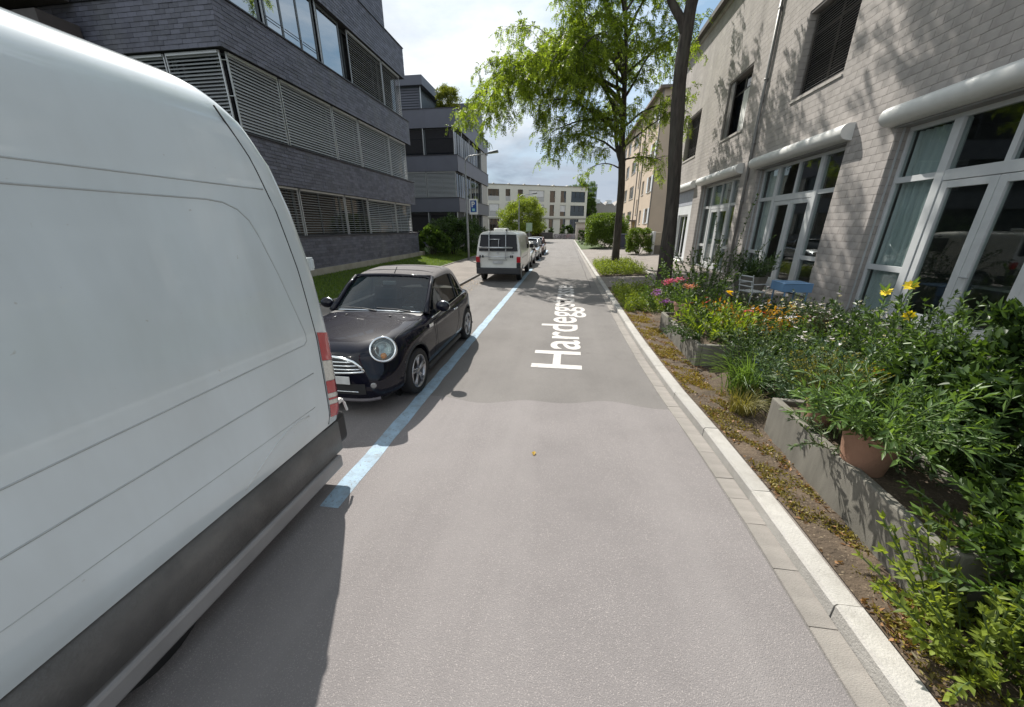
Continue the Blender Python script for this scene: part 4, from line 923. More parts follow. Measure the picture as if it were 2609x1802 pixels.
# grille
def gy(x, z): return hitf(x, z)-0.006
outl = [(0.50,0.575),(0.465,0.63),(0.40,0.69),(0.29,0.727),(0.15,0.743),(0,0.747)]
ring = [(x,z) for x,z in outl]+[(-x,z) for x,z in outl[::-1][1:]]
ringb = [(x,0.572-0.02*(1-abs(x)/0.50)) for x in np.linspace(-0.50,0.50,15)]
q = MB(); q.tube([(x,gy(x,z)-0.008,z) for x,z in ring], 0.017, 8); q.tube([(x,gy(x,z)-0.008,z) for x,z in ringb], 0.014, 8); gr = q.build('grille', CHROME, CON, smooth=True, world=False)
q = MB(); rows_ = []
for x in np.linspace(-0.485,0.485,21):
    zt_ = float(np.interp(abs(x), [0,0.15,0.29,0.40,0.465,0.50], [0.743,0.739,0.723,0.686,0.63,0.58])); rows_.append([(x,gy(x,z)+0.004,z) for z in np.linspace(0.56,zt_,4)])
q.grid(rows_); q.build('grille_mesh', BLKPL, gr, world=False)
for z in (0.603,0.645,0.687):
    xm = float(np.interp(z, [0.575,0.63,0.69,0.727], [0.48,0.445,0.38,0.27])); q = MB(); q.tube([(x,gy(x,z)-0.006,z) for x in np.linspace(-xm,xm,13)], 0.0095, 6); q.build('grille_bar', CHROME, gr, smooth=True, world=False)
def fy(x): return hitf(x, 0.37)-0.003
q = MB(); q.grid([[(x,fy(x)-0.004,z) for x in np.linspace(-0.50,0.50,13)] for z in (0.30,0.43)]); q.build('lower_grille', BLKPL, CON, world=False)
q = MB(); q.tube([(x,fy(x)-0.008,0.335) for x in np.linspace(-0.42,0.42,13)], 0.007, 6); q.build('lower_trim', CHROME, CON, smooth=True, world=False)
q = MB(); q.tube([(x,hitf(x,0.25)-0.004,0.225) for x in np.linspace(-0.62,0.62,15)], 0.022, 6); q.build('bumper_lip', mat('lip_grey', (0.10,0.09,0.10), 0.5), CON, world=False)
MB().cbox((0.13,hitf(0.13,0.475)-0.018,0.475), 0.42, 0.012, 0.095, rx=-0.08).build('number_plate', mat('plate', (0.50,0.50,0.50), 0.6, var=0.18, scale=9), CON, bevel=0.006, world=False)
# winged badge on the bonnet nose
q = MB(); q.lathe([(0.022,-0.004),(0.024,0.003),(0.015,0.006),(0.001,0.006)], n=20)
for sx in (1,-1):
    for k in range(3): q.cbox((sx*(0.05+0.004*k),0.010-0.010*k,0.002), 0.060-0.012*k, 0.006, 0.005)
q.xform(Matrix.Translation((0,hitf(0,0.785)-0.006,0.785)) @ Vector((0,-0.62,0.78)).to_track_quat('Z','Y').to_matrix().to_4x4()); q.build('badge', CHROME, CON, world=False)
q = MB(); q.tube([(0.03,1.19,1.395),(0.03,1.19,1.42)], [0.03,0.02], 10); q.tube([(0.03,1.19,1.42),(0.045,1.27,1.51)], [0.008,0.005], 6); q.build('antenna', BLKPL, CON, world=False)
for x0 in (-0.30,0.34):
    q = MB(); q.tube([(x0,0.30,0.952),(x0,0.30,0.966)], 0.016, 8); q.build('washer_jet', BLKPL, CON, world=False)
# bonnet shut line
q = MB(); q.tube([(sx_*0.70, 0.45-0.95*t, hitt(0.70,0.45-0.95*t)+0.0005) for sx_ in (1,) for t in np.linspace(0,0.9,12)], 0.003, 5)
q.tube([(-0.70, 0.45-0.95*t, hitt(0.70,0.45-0.95*t)+0.0005) for t in np.linspace(0,0.9,12)], 0.003, 5); q.build('bonnet_gap', MATS['seam'], CON, world=False)
# interior
INT = mat('interior', (0.03,0.03,0.034), 0.8)
MB().box(-0.72,0.72,0.62,0.95,0.60,0.93).build('dashboard', INT, CON, bevel=0.04, world=False)
for sx in (1,-1):
    q = MB(); q.cbox((sx*0.36,1.62,0.82), 0.46, 0.14, 0.62, rx=-0.22); q.cbox((sx*0.36,1.40,0.52), 0.46, 0.5, 0.16); q.cbox((sx*0.36,1.71,1.22), 0.24, 0.09, 0.17, rx=-0.15); q.build('seat', mat('seat_leather', (0.05,0.045,0.045), 0.6), CON, bevel=0.04, world=False)
q = MB(); q.lathe([(0.165,-0.014),(0.185,0),(0.165,0.014),(0.150,0),(0.165,-0.014)], n=28); q.cbox((0,0,0), 0.3, 0.05, 0.02); q.xform(Matrix.Translation((0.36,1.02,0.95)) @ Matrix.Rotation(R(62),4,'X')); q.build('steering_wheel', BLKPL, CON, smooth=True, world=False)
MB().cbox((0.43,0.70,0.99), 0.17, 0.002, 0.07, rx=0.9).build('permit_card', mat('paper', (0.62,0.68,0.72), 0.7), CON, world=False)
MB().cbox((0.0,1.05,1.29), 0.22, 0.03, 0.06).build('inner_mirror', mat('mirror_back', (0.30,0.33,0.34), 0.3), CON, bevel=0.012, world=False)

# ---- pale van with a rear bicycle rack
TV = thing('camper_van', 'cream white van with a silver rear bicycle rack parked ahead of the convertible', 'van', (-2.77, 15.0, 0.0))
TWH = mat('cream_paint', (0.74, 0.73, 0.68), 0.30, var=0.03, coat=0.5, stain=((0.46,0.43,0.37), 2.0, 0.25))
tv = []
for y, k, top in ((0.03,0.93,-0.03),(0.0,0.965,0.0),(0.06,0.99,0.0),(0.25,1.0,0.0),(1.2,1.0,0.0),(2.4,1.0,0.0),(3.3,1.0,-0.02),(3.75,0.99,-0.12),(4.15,0.985,-0.62),(4.55,0.96,-0.98),(4.78,0.88,-1.12),(4.82,0.78,-1.2)):
    pr = [(0,0.36),(0.78,0.36),(0.90,0.42),(0.945,0.62),(0.965,0.95),(0.955,1.12),(0.905,1.50),(0.845,1.84),(0.76,1.99),(0.55,2.055),(0,2.075)]
    lean = lambda z: 0.0 if y > 0.6 else max(0, z-1.1)*0.17*(1-y/0.6)
    tv.append([(x*k, y+lean(z), min(z, 2.075+top) if z > 1.0 else z) for x, z in pr])
tb = loft(tv, 'body', TWH, TV, 2); bake(tb)
for yy_ in (0.85, 4.05):
    for sx in (1,-1): cyl_cut(tb, sx*0.62, sx*1.2, yy_, 0.33, 0.375, TV)
smooth_by_angle(tb.data, 32)
for yy_ in (0.85, 4.05):
    for sx in (1,-1): wheel(TV, sx*0.79, yy_, 0.33, 0.33, 0.20, sx, 8, False, GALV)
def ty(z): return 0.0+max(0, z-1.1)*0.165
MB().box(-0.935,0.935,-0.09,0.30,0.34,0.60).build('rear_bumper', mat('bumper_grey', (0.035,0.035,0.038), 0.6), TV, bevel=0.04, world=False)
q = MB(); q.add([(-0.80,ty(1.30)-0.035,1.30),(0.80,ty(1.30)-0.035,1.30),(0.72,ty(1.90)-0.028,1.90),(-0.72,ty(1.90)-0.028,1.90)], [(0,1,2,3)]); o = q.build('rear_window', glassmat('van_rear_glass', (0.008,0.010,0.016), 0.0, 0.02, 1.35, 0.0), TV, world=False)
q = MB(); q.tube([(-0.80,ty(1.29)-0.03,1.29),(0.80,ty(1.29)-0.03,1.29),(0.73,ty(1.91)-0.025,1.91),(-0.73,ty(1.91)-0.025,1.91),(-0.80,ty(1.29)-0.03,1.29)], 0.018, 6); q.build('window_seal', BLKPL, TV, world=False)
for sx in (1,-1):
    MB().cbox((sx*0.86,0.0,0.94), 0.17, 0.10, 0.24).build('tail_lamp', REDL, TV, bevel=0.02, world=False); MB().cbox((sx*0.86,0.0,0.70), 0.17, 0.10, 0.22).build('lamp_base', BLKPL, TV, bevel=0.02, world=False)
    MB().cbox((sx*1.07,3.55,1.35), 0.20, 0.10, 0.20).build('mirror', BLKPL, TV, bevel=0.03, world=False)
    q = MB(); q.add([(sx*0.945,2.5,1.25),(sx*0.945,3.8,1.25),(sx*0.875,3.5,1.78),(sx*0.88,2.5,1.78)], [(0,1,2,3)]); q.build('cab_window', DARKGL, TV, world=False)
    q = MB(); q.tube([(sx*0.972,0.3,1.0),(sx*0.972,2.4,1.0)], 0.006, 5); q.tube([(sx*0.965,2.42,0.45),(sx*0.972,2.42,1.1),(sx*0.89,2.42,1.8)], 0.004, 5); q.build('body_seam', mat('cream_seam', (0.25,0.24,0.21), 0.6), TV, world=False)
MB().cbox((-0.02,-0.035,0.93), 0.80, 0.02, 0.03).build('plate_light', mat('cream_dark', (0.30,0.29,0.25), 0.5), TV, world=False)
MB().cbox((-0.02,-0.03,0.83), 0.42, 0.012, 0.11).build('number_plate', MATS['plate'], TV, world=False)
MB().box(-0.28,0.28,0.55,1.15,2.06,2.17).build('roof_vent', mat('vent_white', (0.72,0.72,0.68), 0.5), TV, bevel=0.03, world=False)
q = MB(); q.lathe([(0.05,-0.004),(0.05,0.004),(0.038,0.004),(0.038,-0.004)], n=20); q.tube([(-0.03,0.02,0),(-0.015,-0.02,0),(0,0.01,0),(0.015,-0.02,0),(0.03,0.02,0)], 0.004, 5); q.xform(Matrix.Translation((0.0,-0.035,1.20)) @ Matrix.Rotation(R(90),4,'X')); q.build('badge', ALLOY, TV, world=False)
tf = bpy.data.curves.new('model_script', 'FONT'); tf.body = 'TDI'; tf.size = 0.07; to = bpy.data.objects.new('model_script', tf); COL.objects.link(to); bpy.context.view_layer.update()
me = bpy.data.meshes.new_from_object(to.evaluated_get(bpy.context.evaluated_depsgraph_get())); bpy.data.objects.remove(to, do_unlink=True)
o = link('model_script', me, BLKPL, TV, world=False); o.location = (0.56,-0.040,1.175); o.rotation_euler = (R(90),0,0)
RK = bpy.data.objects.new('bicycle_rack', None); COL.objects.link(RK); RK.parent = TV
def tb_(pts, r, name='rack_tube'): q = MB(); q.tube(pts, r, 8); return q.build(name, mat('rack_alloy', (0.62,0.63,0.64), 0.3, metal=0.6), RK, smooth=True, world=False)
for x in (-0.37, 0.33): tb_([(x,0.18,2.06),(x,0.02,2.0),(x,-0.09,1.40),(x,-0.11,0.98)], 0.022)
tb_([(-0.37,-0.02,1.74),(0.08,-0.02,1.74)], 0.018); tb_([(-0.80,-0.13,1.42),(0.62,-0.13,1.42)], 0.032); tb_([(-0.76,-0.13,1.06),(0.66,-0.13,1.06)], 0.022); tb_([(0.04,-0.05,1.74),(0.04,-0.12,1.44)], 0.014)
for x in (-0.74,-0.62,0.55,0.62): MB().cbox((x,-0.14,1.07), 0.05, 0.06, 0.10).build('strap_clip', BLKPL, RK, world=False)
for x in (-0.37,0.33): MB().cbox((x,0.12,2.10), 0.06, 0.07, 0.06).build('hook', BLKPL, RK, bevel=0.01, world=False)

# ---- three cars parked beyond the van
def small_car(name, label, x, y, rot, paint, L=3.9, W=1.72, H=1.45):
    c = thing(name, label, 'car', (x, y, 0), rot); h = W/2; secs = []
    for t, w_, zs in ((0,0.78,0.50),(0.02,0.90,0.60),(0.08,0.97,0.70),(0.22,1.0,0.82),(0.30,1.0,0.88),(0.6,1.0,0.92),(0.85,0.98,0.94),(0.95,0.93,0.88),(0.99,0.86,0.72),(1.0,0.78,0.55)):
        yy = -L/2+L*t; w_ *= h; secs.append([(0,yy,0.22),(w_*0.88,yy,0.22),(w_*0.98,yy,0.32),(w_,yy,0.55),(w_*0.97,yy,zs-0.07),(w_*0.86,yy,zs),(0,yy,zs+0.05)])
    bo = loft(secs, 'body', paint, c, 2); bake(bo)
    for yy in (-L*0.33, L*0.30):
        for sx in (1,-1): cyl_cut(bo, sx*h*0.7, sx*h*1.3, yy, 0.30, 0.335, c)
    smooth_by_angle(bo.data, 32)
    gh = []
    for t, w_, zt in ((0.24,0.80,0.90),(0.40,0.72,H-0.10),(0.50,0.70,H-0.045),(0.72,0.69,H-0.06),(0.86,0.70,H-0.22),(0.95,0.74,0.93)):
        yy = -L/2+L*t; gh.append([(0,yy,0.80),(h*0.86,yy,0.82),(h*0.86,yy,0.90),(h*w_,yy,zt-0.03),(h*w_*0.8,yy,zt),(0,yy,zt+0.012)])
    loft(gh, 'window_glass', DARKGL, c, 1)
    q = MB(); q.grid([[(h*w_*u, -L/2+L*t, z-0.03*u*u*1.2) for u in np.linspace(-1,1,7)] for t, w_, z in ((0.40,0.71,H-0.06),(0.5,0.70,H),(0.72,0.69,H-0.01),(0.85,0.69,H-0.17))]); q.build('roof', paint, c, smooth=True, subsurf=1, world=False)
    for sx in (1,-1):
        for a_, b2, r_ in (((sx*h*0.86,-L/2+L*0.25,0.90),(sx*h*0.725,-L/2+L*0.40,H-0.08),0.035),((sx*h*0.87,-L/2+L*0.60,0.90),(sx*h*0.71,-L/2+L*0.59,H-0.05),0.03),((sx*h*0.85,-L/2+L*0.92,0.92),(sx*h*0.70,-L/2+L*0.83,H-0.14),0.06)): MB().tube([a_,b2], r_, 6).build('pillar', paint, c, smooth=True, world=False)
        MB().cbox((sx*h*1.06,-L/2+L*0.30,0.98), 0.16, 0.10, 0.12).build('mirror', BLKPL, c, bevel=0.025, world=False)
        q = MB(); q.cbox((sx*h*0.74,-L/2+0.10,0.66), 0.30, 0.16, 0.14, rz=sx*0.3); q.build('headlight', CLRL, c, bevel=0.03, world=False)
        q = MB(); q.cbox((sx*h*0.86,L/2-0.05,0.78), 0.14, 0.10, 0.22); q.build('tail_lamp', REDL, c, bevel=0.02, world=False)
        for yy in (-L*0.33, L*0.30): wheel(c, sx*(h-0.10), yy, 0.30, 0.30, 0.19, sx, 7, False)
    MB().box(-h*0.55,h*0.55,-L/2-0.015,-L/2+0.1,0.32,0.48).build('grille', BLKPL, c, bevel=0.02, world=False)
    MB().cbox((0,-L/2-0.03,0.43), 0.42, 0.02, 0.10).build('number_plate', MATS['plate'], c, world=False)
    return c
small_car('parked_car', 'white hatchback half hidden behind the cream van', -2.76, 22.6, 0.0, mat('white_car', (0.70,0.71,0.70), 0.25, coat=1.0, var=0.02), 3.7, 1.68, 1.45)
small_car('parked_car', 'silver white car facing the camera, second beyond the cream van', -2.72, 27.6, 0.0, mat('silver_car', (0.50,0.52,0.54), 0.25, metal=0.5, coat=1.0, var=0.02), 4.2, 1.76, 1.50)
small_car('parked_car', 'dark red car, farthest in the row of parked cars', -2.68, 32.8, 0.0, mat('maroon_car', (0.09,0.022,0.022), 0.25, metal=0.3, coat=1.0, var=0.05), 4.2, 1.75, 1.46)

# ------------------------------------------------------------------ street furniture
LAMPG = mat('lamp_grey', (0.30,0.31,0.32), 0.5, metal=0.5, var=0.08)
def street_lamp(x, y, z0, H, label):
    r = thing('street_lamp', label, 'street lamp', (x, y, z0), 0, 'street lamps along the footway')
    q = MB(); q.tube([(0,0,-0.1),(0,0,1.2),(0,0,H-0.45),(0.03,0,H-0.22),(0.14,0,H-0.05),(0.32,0,H+0.02),(1.55,0,H+0.16)], [0.075,0.075,0.05,0.045,0.04,0.036,0.032], 12); q.build('pole', LAMPG, r, smooth=True, world=False)
    q = MB(); q.tube([(0,0,-0.05),(0,0,0.03)], 0.11, 14); q.build('base', LAMPG, r, world=False)
    q = MB(); q.add([(1.45,-0.05,H+0.10),(1.45,0.05,H+0.10),(1.5,-0.06,H+0.21),(1.5,0.06,H+0.21),(2.12,-0.13,H+0.17),(2.12,0.13,H+0.17),(2.10,-0.12,H+0.30),(2.10,0.12,H+0.30)], [(0,2,3,1),(4,5,7,6),(0,4,6,2),(1,3,7,5),(2,6,7,3),(0,1,5,4)])
    ho = q.build('lamp_head', mat('lamp_head', (0.16,0.165,0.17), 0.45, metal=0.3), r, bevel=0.02, world=False)
    q = MB(); q.add([(1.6,-0.06,H+0.108),(1.6,0.06,H+0.108),(2.08,0.10,H+0.155),(2.08,-0.10,H+0.155)], [(0,1,2,3)]); q.build('lamp_glass', CLRL, ho, world=False)
    return r
street_lamp(-6.5, 24.2, 0.12, 6.25, 'tall grey street lamp carrying the blue parking sign, beside the lawn')
street_lamp(-5.72, 45.0, 0.10, 5.65, 'grey street lamp farther off in front of the light green tree')
PS = thing('parking_sign', 'white parking sign with a blue P panel on the near street lamp', 'sign', (-6.05, 24.15, 3.0))
SW = mat('sign_white', (0.72,0.73,0.74), 0.5); SB = mat('sign_blue', (0.012,0.07,0.30), 0.45)
MB().box(-6.32,-5.76,24.13,24.15,3.00,3.92).build('sign_board', SW, PS, bevel=0.004)
MB().box(-6.24,-5.84,24.122,24.128,3.14,3.84).build('blue_panel', SB, PS)
MB().box(-6.44,-6.30,24.135,24.16,3.3,3.36).build('bracket', GALV, PS); MB().box(-6.13,-5.95,24.114,24.121,3.20,3.36).build('disc_symbol', mat('sign_teal', (0.30,0.62,0.62), 0.5), PS)
tf = bpy.data.curves.new('letter', 'FONT'); tf.body = 'P'; tf.size = 0.46; tf.offset = 0.012; to = bpy.data.objects.new('letter', tf); COL.objects.link(to); bpy.context.view_layer.update()
me = bpy.data.meshes.new_from_object(to.evaluated_get(bpy.context.evaluated_depsgraph_get())); bpy.data.objects.remove(to, do_unlink=True)
o = link('letter', me, SW, PS, world=False); o.location = (-0.13,-0.036,0.45); o.rotation_euler = (R(90),0,0)
GS = thing('street_sign', 'small pale green sign board on a post in front of the far tree', 'sign', (-4.55, 46.5, 0.1))
MB().box(-5.0,-4.25,46.45,46.5,1.75,2.75).build('sign_board', mat('pale_green_sign', (0.34,0.45,0.33), 0.6), GS); MB().tube([(-4.62,46.52,0.05),(-4.62,46.52,2.7)], 0.03, 8).build('post', GALV, GS)
BN = thing('waste_container', 'dark blue grey wheeled waste container between the clipped bushes', 'container', (5.45, 36.4, 0.27))
CB = mat('container_blue', (0.035,0.04,0.065), 0.5, var=0.1)
q = MB(); q.add([(-0.46,-0.38,0.15),(0.46,-0.38,0.15),(0.46,0.38,0.15),(-0.46,0.38,0.15),(-0.55,-0.46,1.25),(0.55,-0.46,1.25),(0.55,0.46,1.25),(-0.55,0.46,1.25)], [(0,3,2,1),(4,5,6,7),(0,1,5,4),(1,2,6,5),(2,3,7,6),(3,0,4,7)]); q.build('bin_body', CB, BN, bevel=0.03, world=False)
MB().box(-0.58,0.58,-0.50,0.50,1.255,1.36).build('lid', CB, BN, bevel=0.04, world=False)
for sx in (1,-1): 
    for sy in (1,-1): MB().tube([(sx*0.36-0.03,sy*0.28,0.09),(sx*0.36+0.03,sy*0.28,0.09)], 0.085, 14).build('wheel', RUBBER, BN, world=False)
# bicycles at the end of the street
def bicycle(x, y, rz, label, col):
    r = thing('bicycle', label, 'bicycle', (x, y, 0.0), rz, 'bicycles at the end of the street'); fm = mat('bike_'+label.split()[0], col, 0.4)
    for wx_ in (-0.52, 0.52):
        q = MB(); q.tube([(wx_+0.33*math.cos(t),0,0.34+0.33*math.sin(t)) for t in np.linspace(0,2*math.pi,25)], 0.02, 6, False)
        for k in range(8): q.tube([(wx_,0,0.34),(wx_+0.33*math.cos(k*0.785),0,0.34+0.33*math.sin(k*0.785))], 0.004, 4)
        q.build('wheel', RUBBER, r, world=False)
    q = MB()
    for a, c in (((-0.52,0,0.34),(-0.05,0,0.32)),((-0.05,0,0.32),(-0.2,0,0.85)),((-0.05,0,0.32),(0.38,0,0.78)),((-0.18,0,0.78),(0.36,0,0.84)),((-0.52,0,0.34),(-0.18,0,0.78)),((0.52,0,0.34),(0.36,0,0.98))): q.tube([a,c], 0.018, 6)
    q.build('frame', fm, r, world=False); q = MB(); q.tube([(0.34,-0.27,1.02),(0.36,0,1.0),(0.34,0.27,1.02)], 0.014, 6); q.build('handlebar', GALV, r, world=False)
    MB().cbox((-0.21,0,0.90), 0.26, 0.14, 0.06).build('saddle', BLKPL, r, bevel=0.02, world=False)
bicycle(-1.9, 75.6, 0.25, 'silver bicycle, leftmost by the mauve wall', (0.5,0.5,0.52)); bicycle(-0.8, 75.3, -0.2, 'black bicycle in the middle by the mauve wall', (0.04,0.04,0.04)); bicycle(0.35, 75.7, 0.15, 'red bicycle, rightmost by the mauve wall', (0.35,0.05,0.04))

# ------------------------------------------------------------------ street trees
GLED = leafmat('locust_leaf', (0.11, 0.18, 0.030), (0.20, 0.265, 0.04), 0.32, 0.58, 0.45)
def nrm(v): v = np.asarray(v, float); return v/(np.linalg.norm(v)+1e-9)
def grow(start, d, L, droop, wob, step=0.22):
    pts = [np.array(start, float)]; d = nrm(d); n = max(3, int(L/step))
    for i in range(n):
        d = nrm(d+rng.normal(0, wob, 3)+np.array([0,0,-droop*(0.3+1.4*i/n)])); pts.append(pts[-1]+d*L/n)
    return pts
def side_dir(d, lo, hi, flat=0.5):
    d = nrm(d); a = rng.normal(size=3); a[2] *= flat; a -= d*np.dot(a, d); a = nrm(a); t = R(rng.uniform(lo, hi))
    return nrm(d*math.cos(t)+a*math.sin(t))
def locust(root, trunk, trad, limbs, leaf_keep=1.0, forks=()):
    tk = MB(); tk.tube(catmull(trunk, 60), list(np.interp(np.linspace(0,1,60), np.linspace(0,1,len(trad)), trad)*(1+0.02*np.sin(np.arange(60)*1.1))), 28)
    b0 = np.array(trunk[0]); tk.tube([b0+[0,0,-0.1], b0+[0,0,0.06], b0+[0,0,0.30]], [trad[0]*1.35, trad[0]*1.18, trad[0]*0.99], 16)
    ax = np.array([p for p in tk.v]); ph = np.arctan2(ax[:,1]-np.interp(ax[:,2], [q[2] for q in trunk], [q[1] for q in trunk]), ax[:,0]-np.interp(ax[:,2], [q[2] for q in trunk], [q[0] for q in trunk]))
    cxy = np.stack([np.interp(ax[:,2], [q[2] for q in trunk], [q[0] for q in trunk]), np.interp(ax[:,2], [q[2] for q in trunk], [q[1] for q in trunk]), ax[:,2]], 1)
    sc_ = 1+0.055*np.sin(ph*5+ax[:,2]*0.9)+0.03*np.sin(ph*11+ax[:,2]*2.3)+rng.normal(0,0.012,len(ax)); tk.v = [tuple(v) for v in cxy+(ax-cxy)*sc_[:,None]]
    tk.build('trunk', BARK, root, smooth=True)
    T = catmull(trunk, 60); br = MB(); CP, CD = [], []
    def compounds(pts, k0, gap):
        acc = 0
        for i in range(k0, len(pts)-1):
            seg = pts[i+1]-pts[i]; l = np.linalg.norm(seg); acc += l
            while acc > gap:
                acc -= gap
                if rng.random() > leaf_keep: continue
                sd = side_dir(seg, 45, 85, 0.7); CP.append(pts[i]+seg*rng.random()); CD.append(nrm(sd+np.array([0,0,-0.35])))
    for z, az, el, L, dr in limbs:
        i = int(np.argmin(abs(T[:,2]-z))); a = R(az); e = R(el)
        d = np.array([math.cos(a)*math.cos(e), math.sin(a)*math.cos(e), math.sin(e)])
        r0 = 0.022+0.013*L; P = grow(T[i], d, L, dr, 0.07); n = len(P)
        br.tube(P, list(np.linspace(r0, 0.012, n)), 7)
        for j in range(max(2, int(n*0.22)), n):
            if rng.random() > 0.72 and j < n-1: continue
            t = j/n; dd = P[min(j+1,n-1)]-P[j-1]; l2 = L*rng.uniform(0.22,0.40)*(1.15-0.6*t)+0.3
            Q = grow(P[j], side_dir(dd, 35, 70), l2, 0.085, 0.10, 0.2); br.tube(Q, list(np.linspace(0.013+0.004*l2, 0.005, len(Q))), 4, False)
            compounds(Q, 1, 0.075)
            for k in range(1, len(Q)):
                if rng.random() < 0.78:
                    W_ = grow(Q[k], side_dir(Q[k]-Q[k-1], 35, 75), rng.uniform(0.35,0.85), 0.16, 0.12, 0.15)
                    br.tube(W_, list(np.linspace(0.006, 0.003, len(W_))), 3, False); compounds(W_, 0, 0.06)
        compounds(P, int(n*0.35), 0.07)
    for path, rad in forks: br.tube(catmull(path, 14), list(np.interp(np.linspace(0,1,14), np.linspace(0,1,len(rad)), rad)), 9)
    br.build('branch', TWIG if False else BARK, root, smooth=True)
    CP = np.array(CP); CD = np.array(CD); n = len(CP); k = 13
    side = np.cross(CD, np.array([0,0,1.0])+rng.normal(0,0.3,(n,3))); side /= np.linalg.norm(side,axis=1,keepdims=True)+1e-9
    Ln = rng.uniform(0.17,0.30,n)
    LP, LA, LN = [], [], []
    for q in range(k):
        t = (q//2+0.6)/(k/2); sg = 1 if q % 2 else -1
        dr = CD+np.array([0,0,-0.5])*t
        LP.append(CP+dr*(Ln*t)[:,None]); LA.append(side*sg*0.9+dr*0.55+rng.normal(0,0.16,(n,3))); LN.append(np.cross(side,dr)+rng.normal(0,0.3,(n,3)))
    LP = np.concatenate(LP); LA = np.concatenate(LA); LN = np.concatenate(LN)
    link('crown', leafmesh('crown', LP, LA, LN, rng.uniform(0.085,0.13,len(LP)), rng.uniform(0.036,0.052,len(LP)), 0.15), GLED, root)
    return n
T1 = thing('locust_tree', 'thick dark trunked street tree nearest the camera at the end of the flower bed', 'tree', (3.57, 13.6, 0.15), 0, 'locust trees along the kerb')
l1 = [(9.6,150,55,4.2,0.03),(10.0,250,50,3.8,0.03),(10.6,330,48,4.0,0.04),(11.0,20,48,4.0,0.04),(11.2,80,45,4.0,0.05),(11.4,300,42,5.0,0.04),(11.8,210,45,4.0,0.05),(12.0,350,45,4.4,0.05),(12.4,120,45,4.0,0.05),(12.8,45,45,4.0,0.05),(13.0,270,45,4.4,0.05),(13.4,315,48,4.0,0.05),(13.8,180,50,3.4,0.04),(14.0,60,55,3.0,0.04),(12.2,325,35,5.0,0.05),(13.2,5,45,4.2,0.05),(12.6,285,35,5.2,0.05)]
n1 = locust(T1, [(3.57,13.6,0.12),(3.53,13.6,1.6),(3.46,13.6,3.3),(3.30,13.6,5.2),(3.20,13.6,6.7),(3.22,13.6,7.9),(3.30,13.6,9.2),(3.35,13.6,12.2),(3.3,13.6,14.8)], [0.25,0.225,0.205,0.195,0.185,0.175,0.14,0.09,0.03], l1, 0.30,
       [([(3.18,13.6,7.55),(3.0,13.6,7.95),(2.66,13.65,8.45),(2.3,13.7,9.4),(2.0,13.8,11)], [0.13,0.12,0.105,0.08,0.03])])
T2 = thing('locust_tree', 'slimmer street tree with feathery light green crown hanging over the street', 'tree', (2.78, 21.1, 0.15), 0, 'locust trees along the kerb')
l2 = [(5.6,200,40,3.0,0.05),(5.9,330,40,2.4,0.05),(6.2,250,35,2.8,0.06),(6.5,180,38,4.6,0.06),(6.8,20,35,3.0,0.05),(7.2,215,40,4.4,0.06),(7.4,120,40,3.4,0.05),(7.8,270,35,3.6,0.06),(8.0,195,32,7.4,0.045),(8.2,320,35,3.4,0.05),(8.6,168,36,6.4,0.05),(8.9,230,42,5.2,0.06),(9.2,350,38,3.4,0.05),(9.6,188,34,8.3,0.048),(9.8,90,40,3.6,0.05),(10.2,205,45,6.0,0.06),(10.5,290,40,4.0,0.05),(10.9,150,45,5.0,0.05),(11.2,240,45,4.6,0.05),(11.5,30,45,3.4,0.05),(11.9,180,50,5.0,0.06),(12.4,100,55,3.2,0.05),(12.6,220,55,3.8,0.05),(5.0,188,18,1.6,0.10),(5.4,345,25,1.9,0.09),(9.0,200,30,5.6,0.06),(8.4,172,28,5.2,0.06),(7.0,192,25,4.0,0.07)]
n2 = locust(T2, [(2.78,21.1,0.12),(2.76,21.08,2.2),(2.73,21.05,4.3),(2.60,21,5.8),(2.54,21,6.6),(2.46,21,8.1),(2.30,21,10.5),(2.12,21,12.0),(2.0,21,13.6)], [0.205,0.19,0.175,0.155,0.14,0.12,0.09,0.06,0.02], l2, 0.50,
       [([(2.66,21,5.2),(2.42,21,5.75),(2.22,20.95,6.5),(2.05,20.9,7.6),(1.55,20.9,8.5),(1.2,20.9,9.4),(0.9,20.9,10.6)], [0.11,0.10,0.09,0.08,0.065,0.05,0.03]), ([(2.5,21,7.6),(2.1,21,8.6),(1.95,21,10.0),(1.85,21,11.5)], [0.08,0.07,0.055,0.03])])
print('locust leaves', n1, n2)

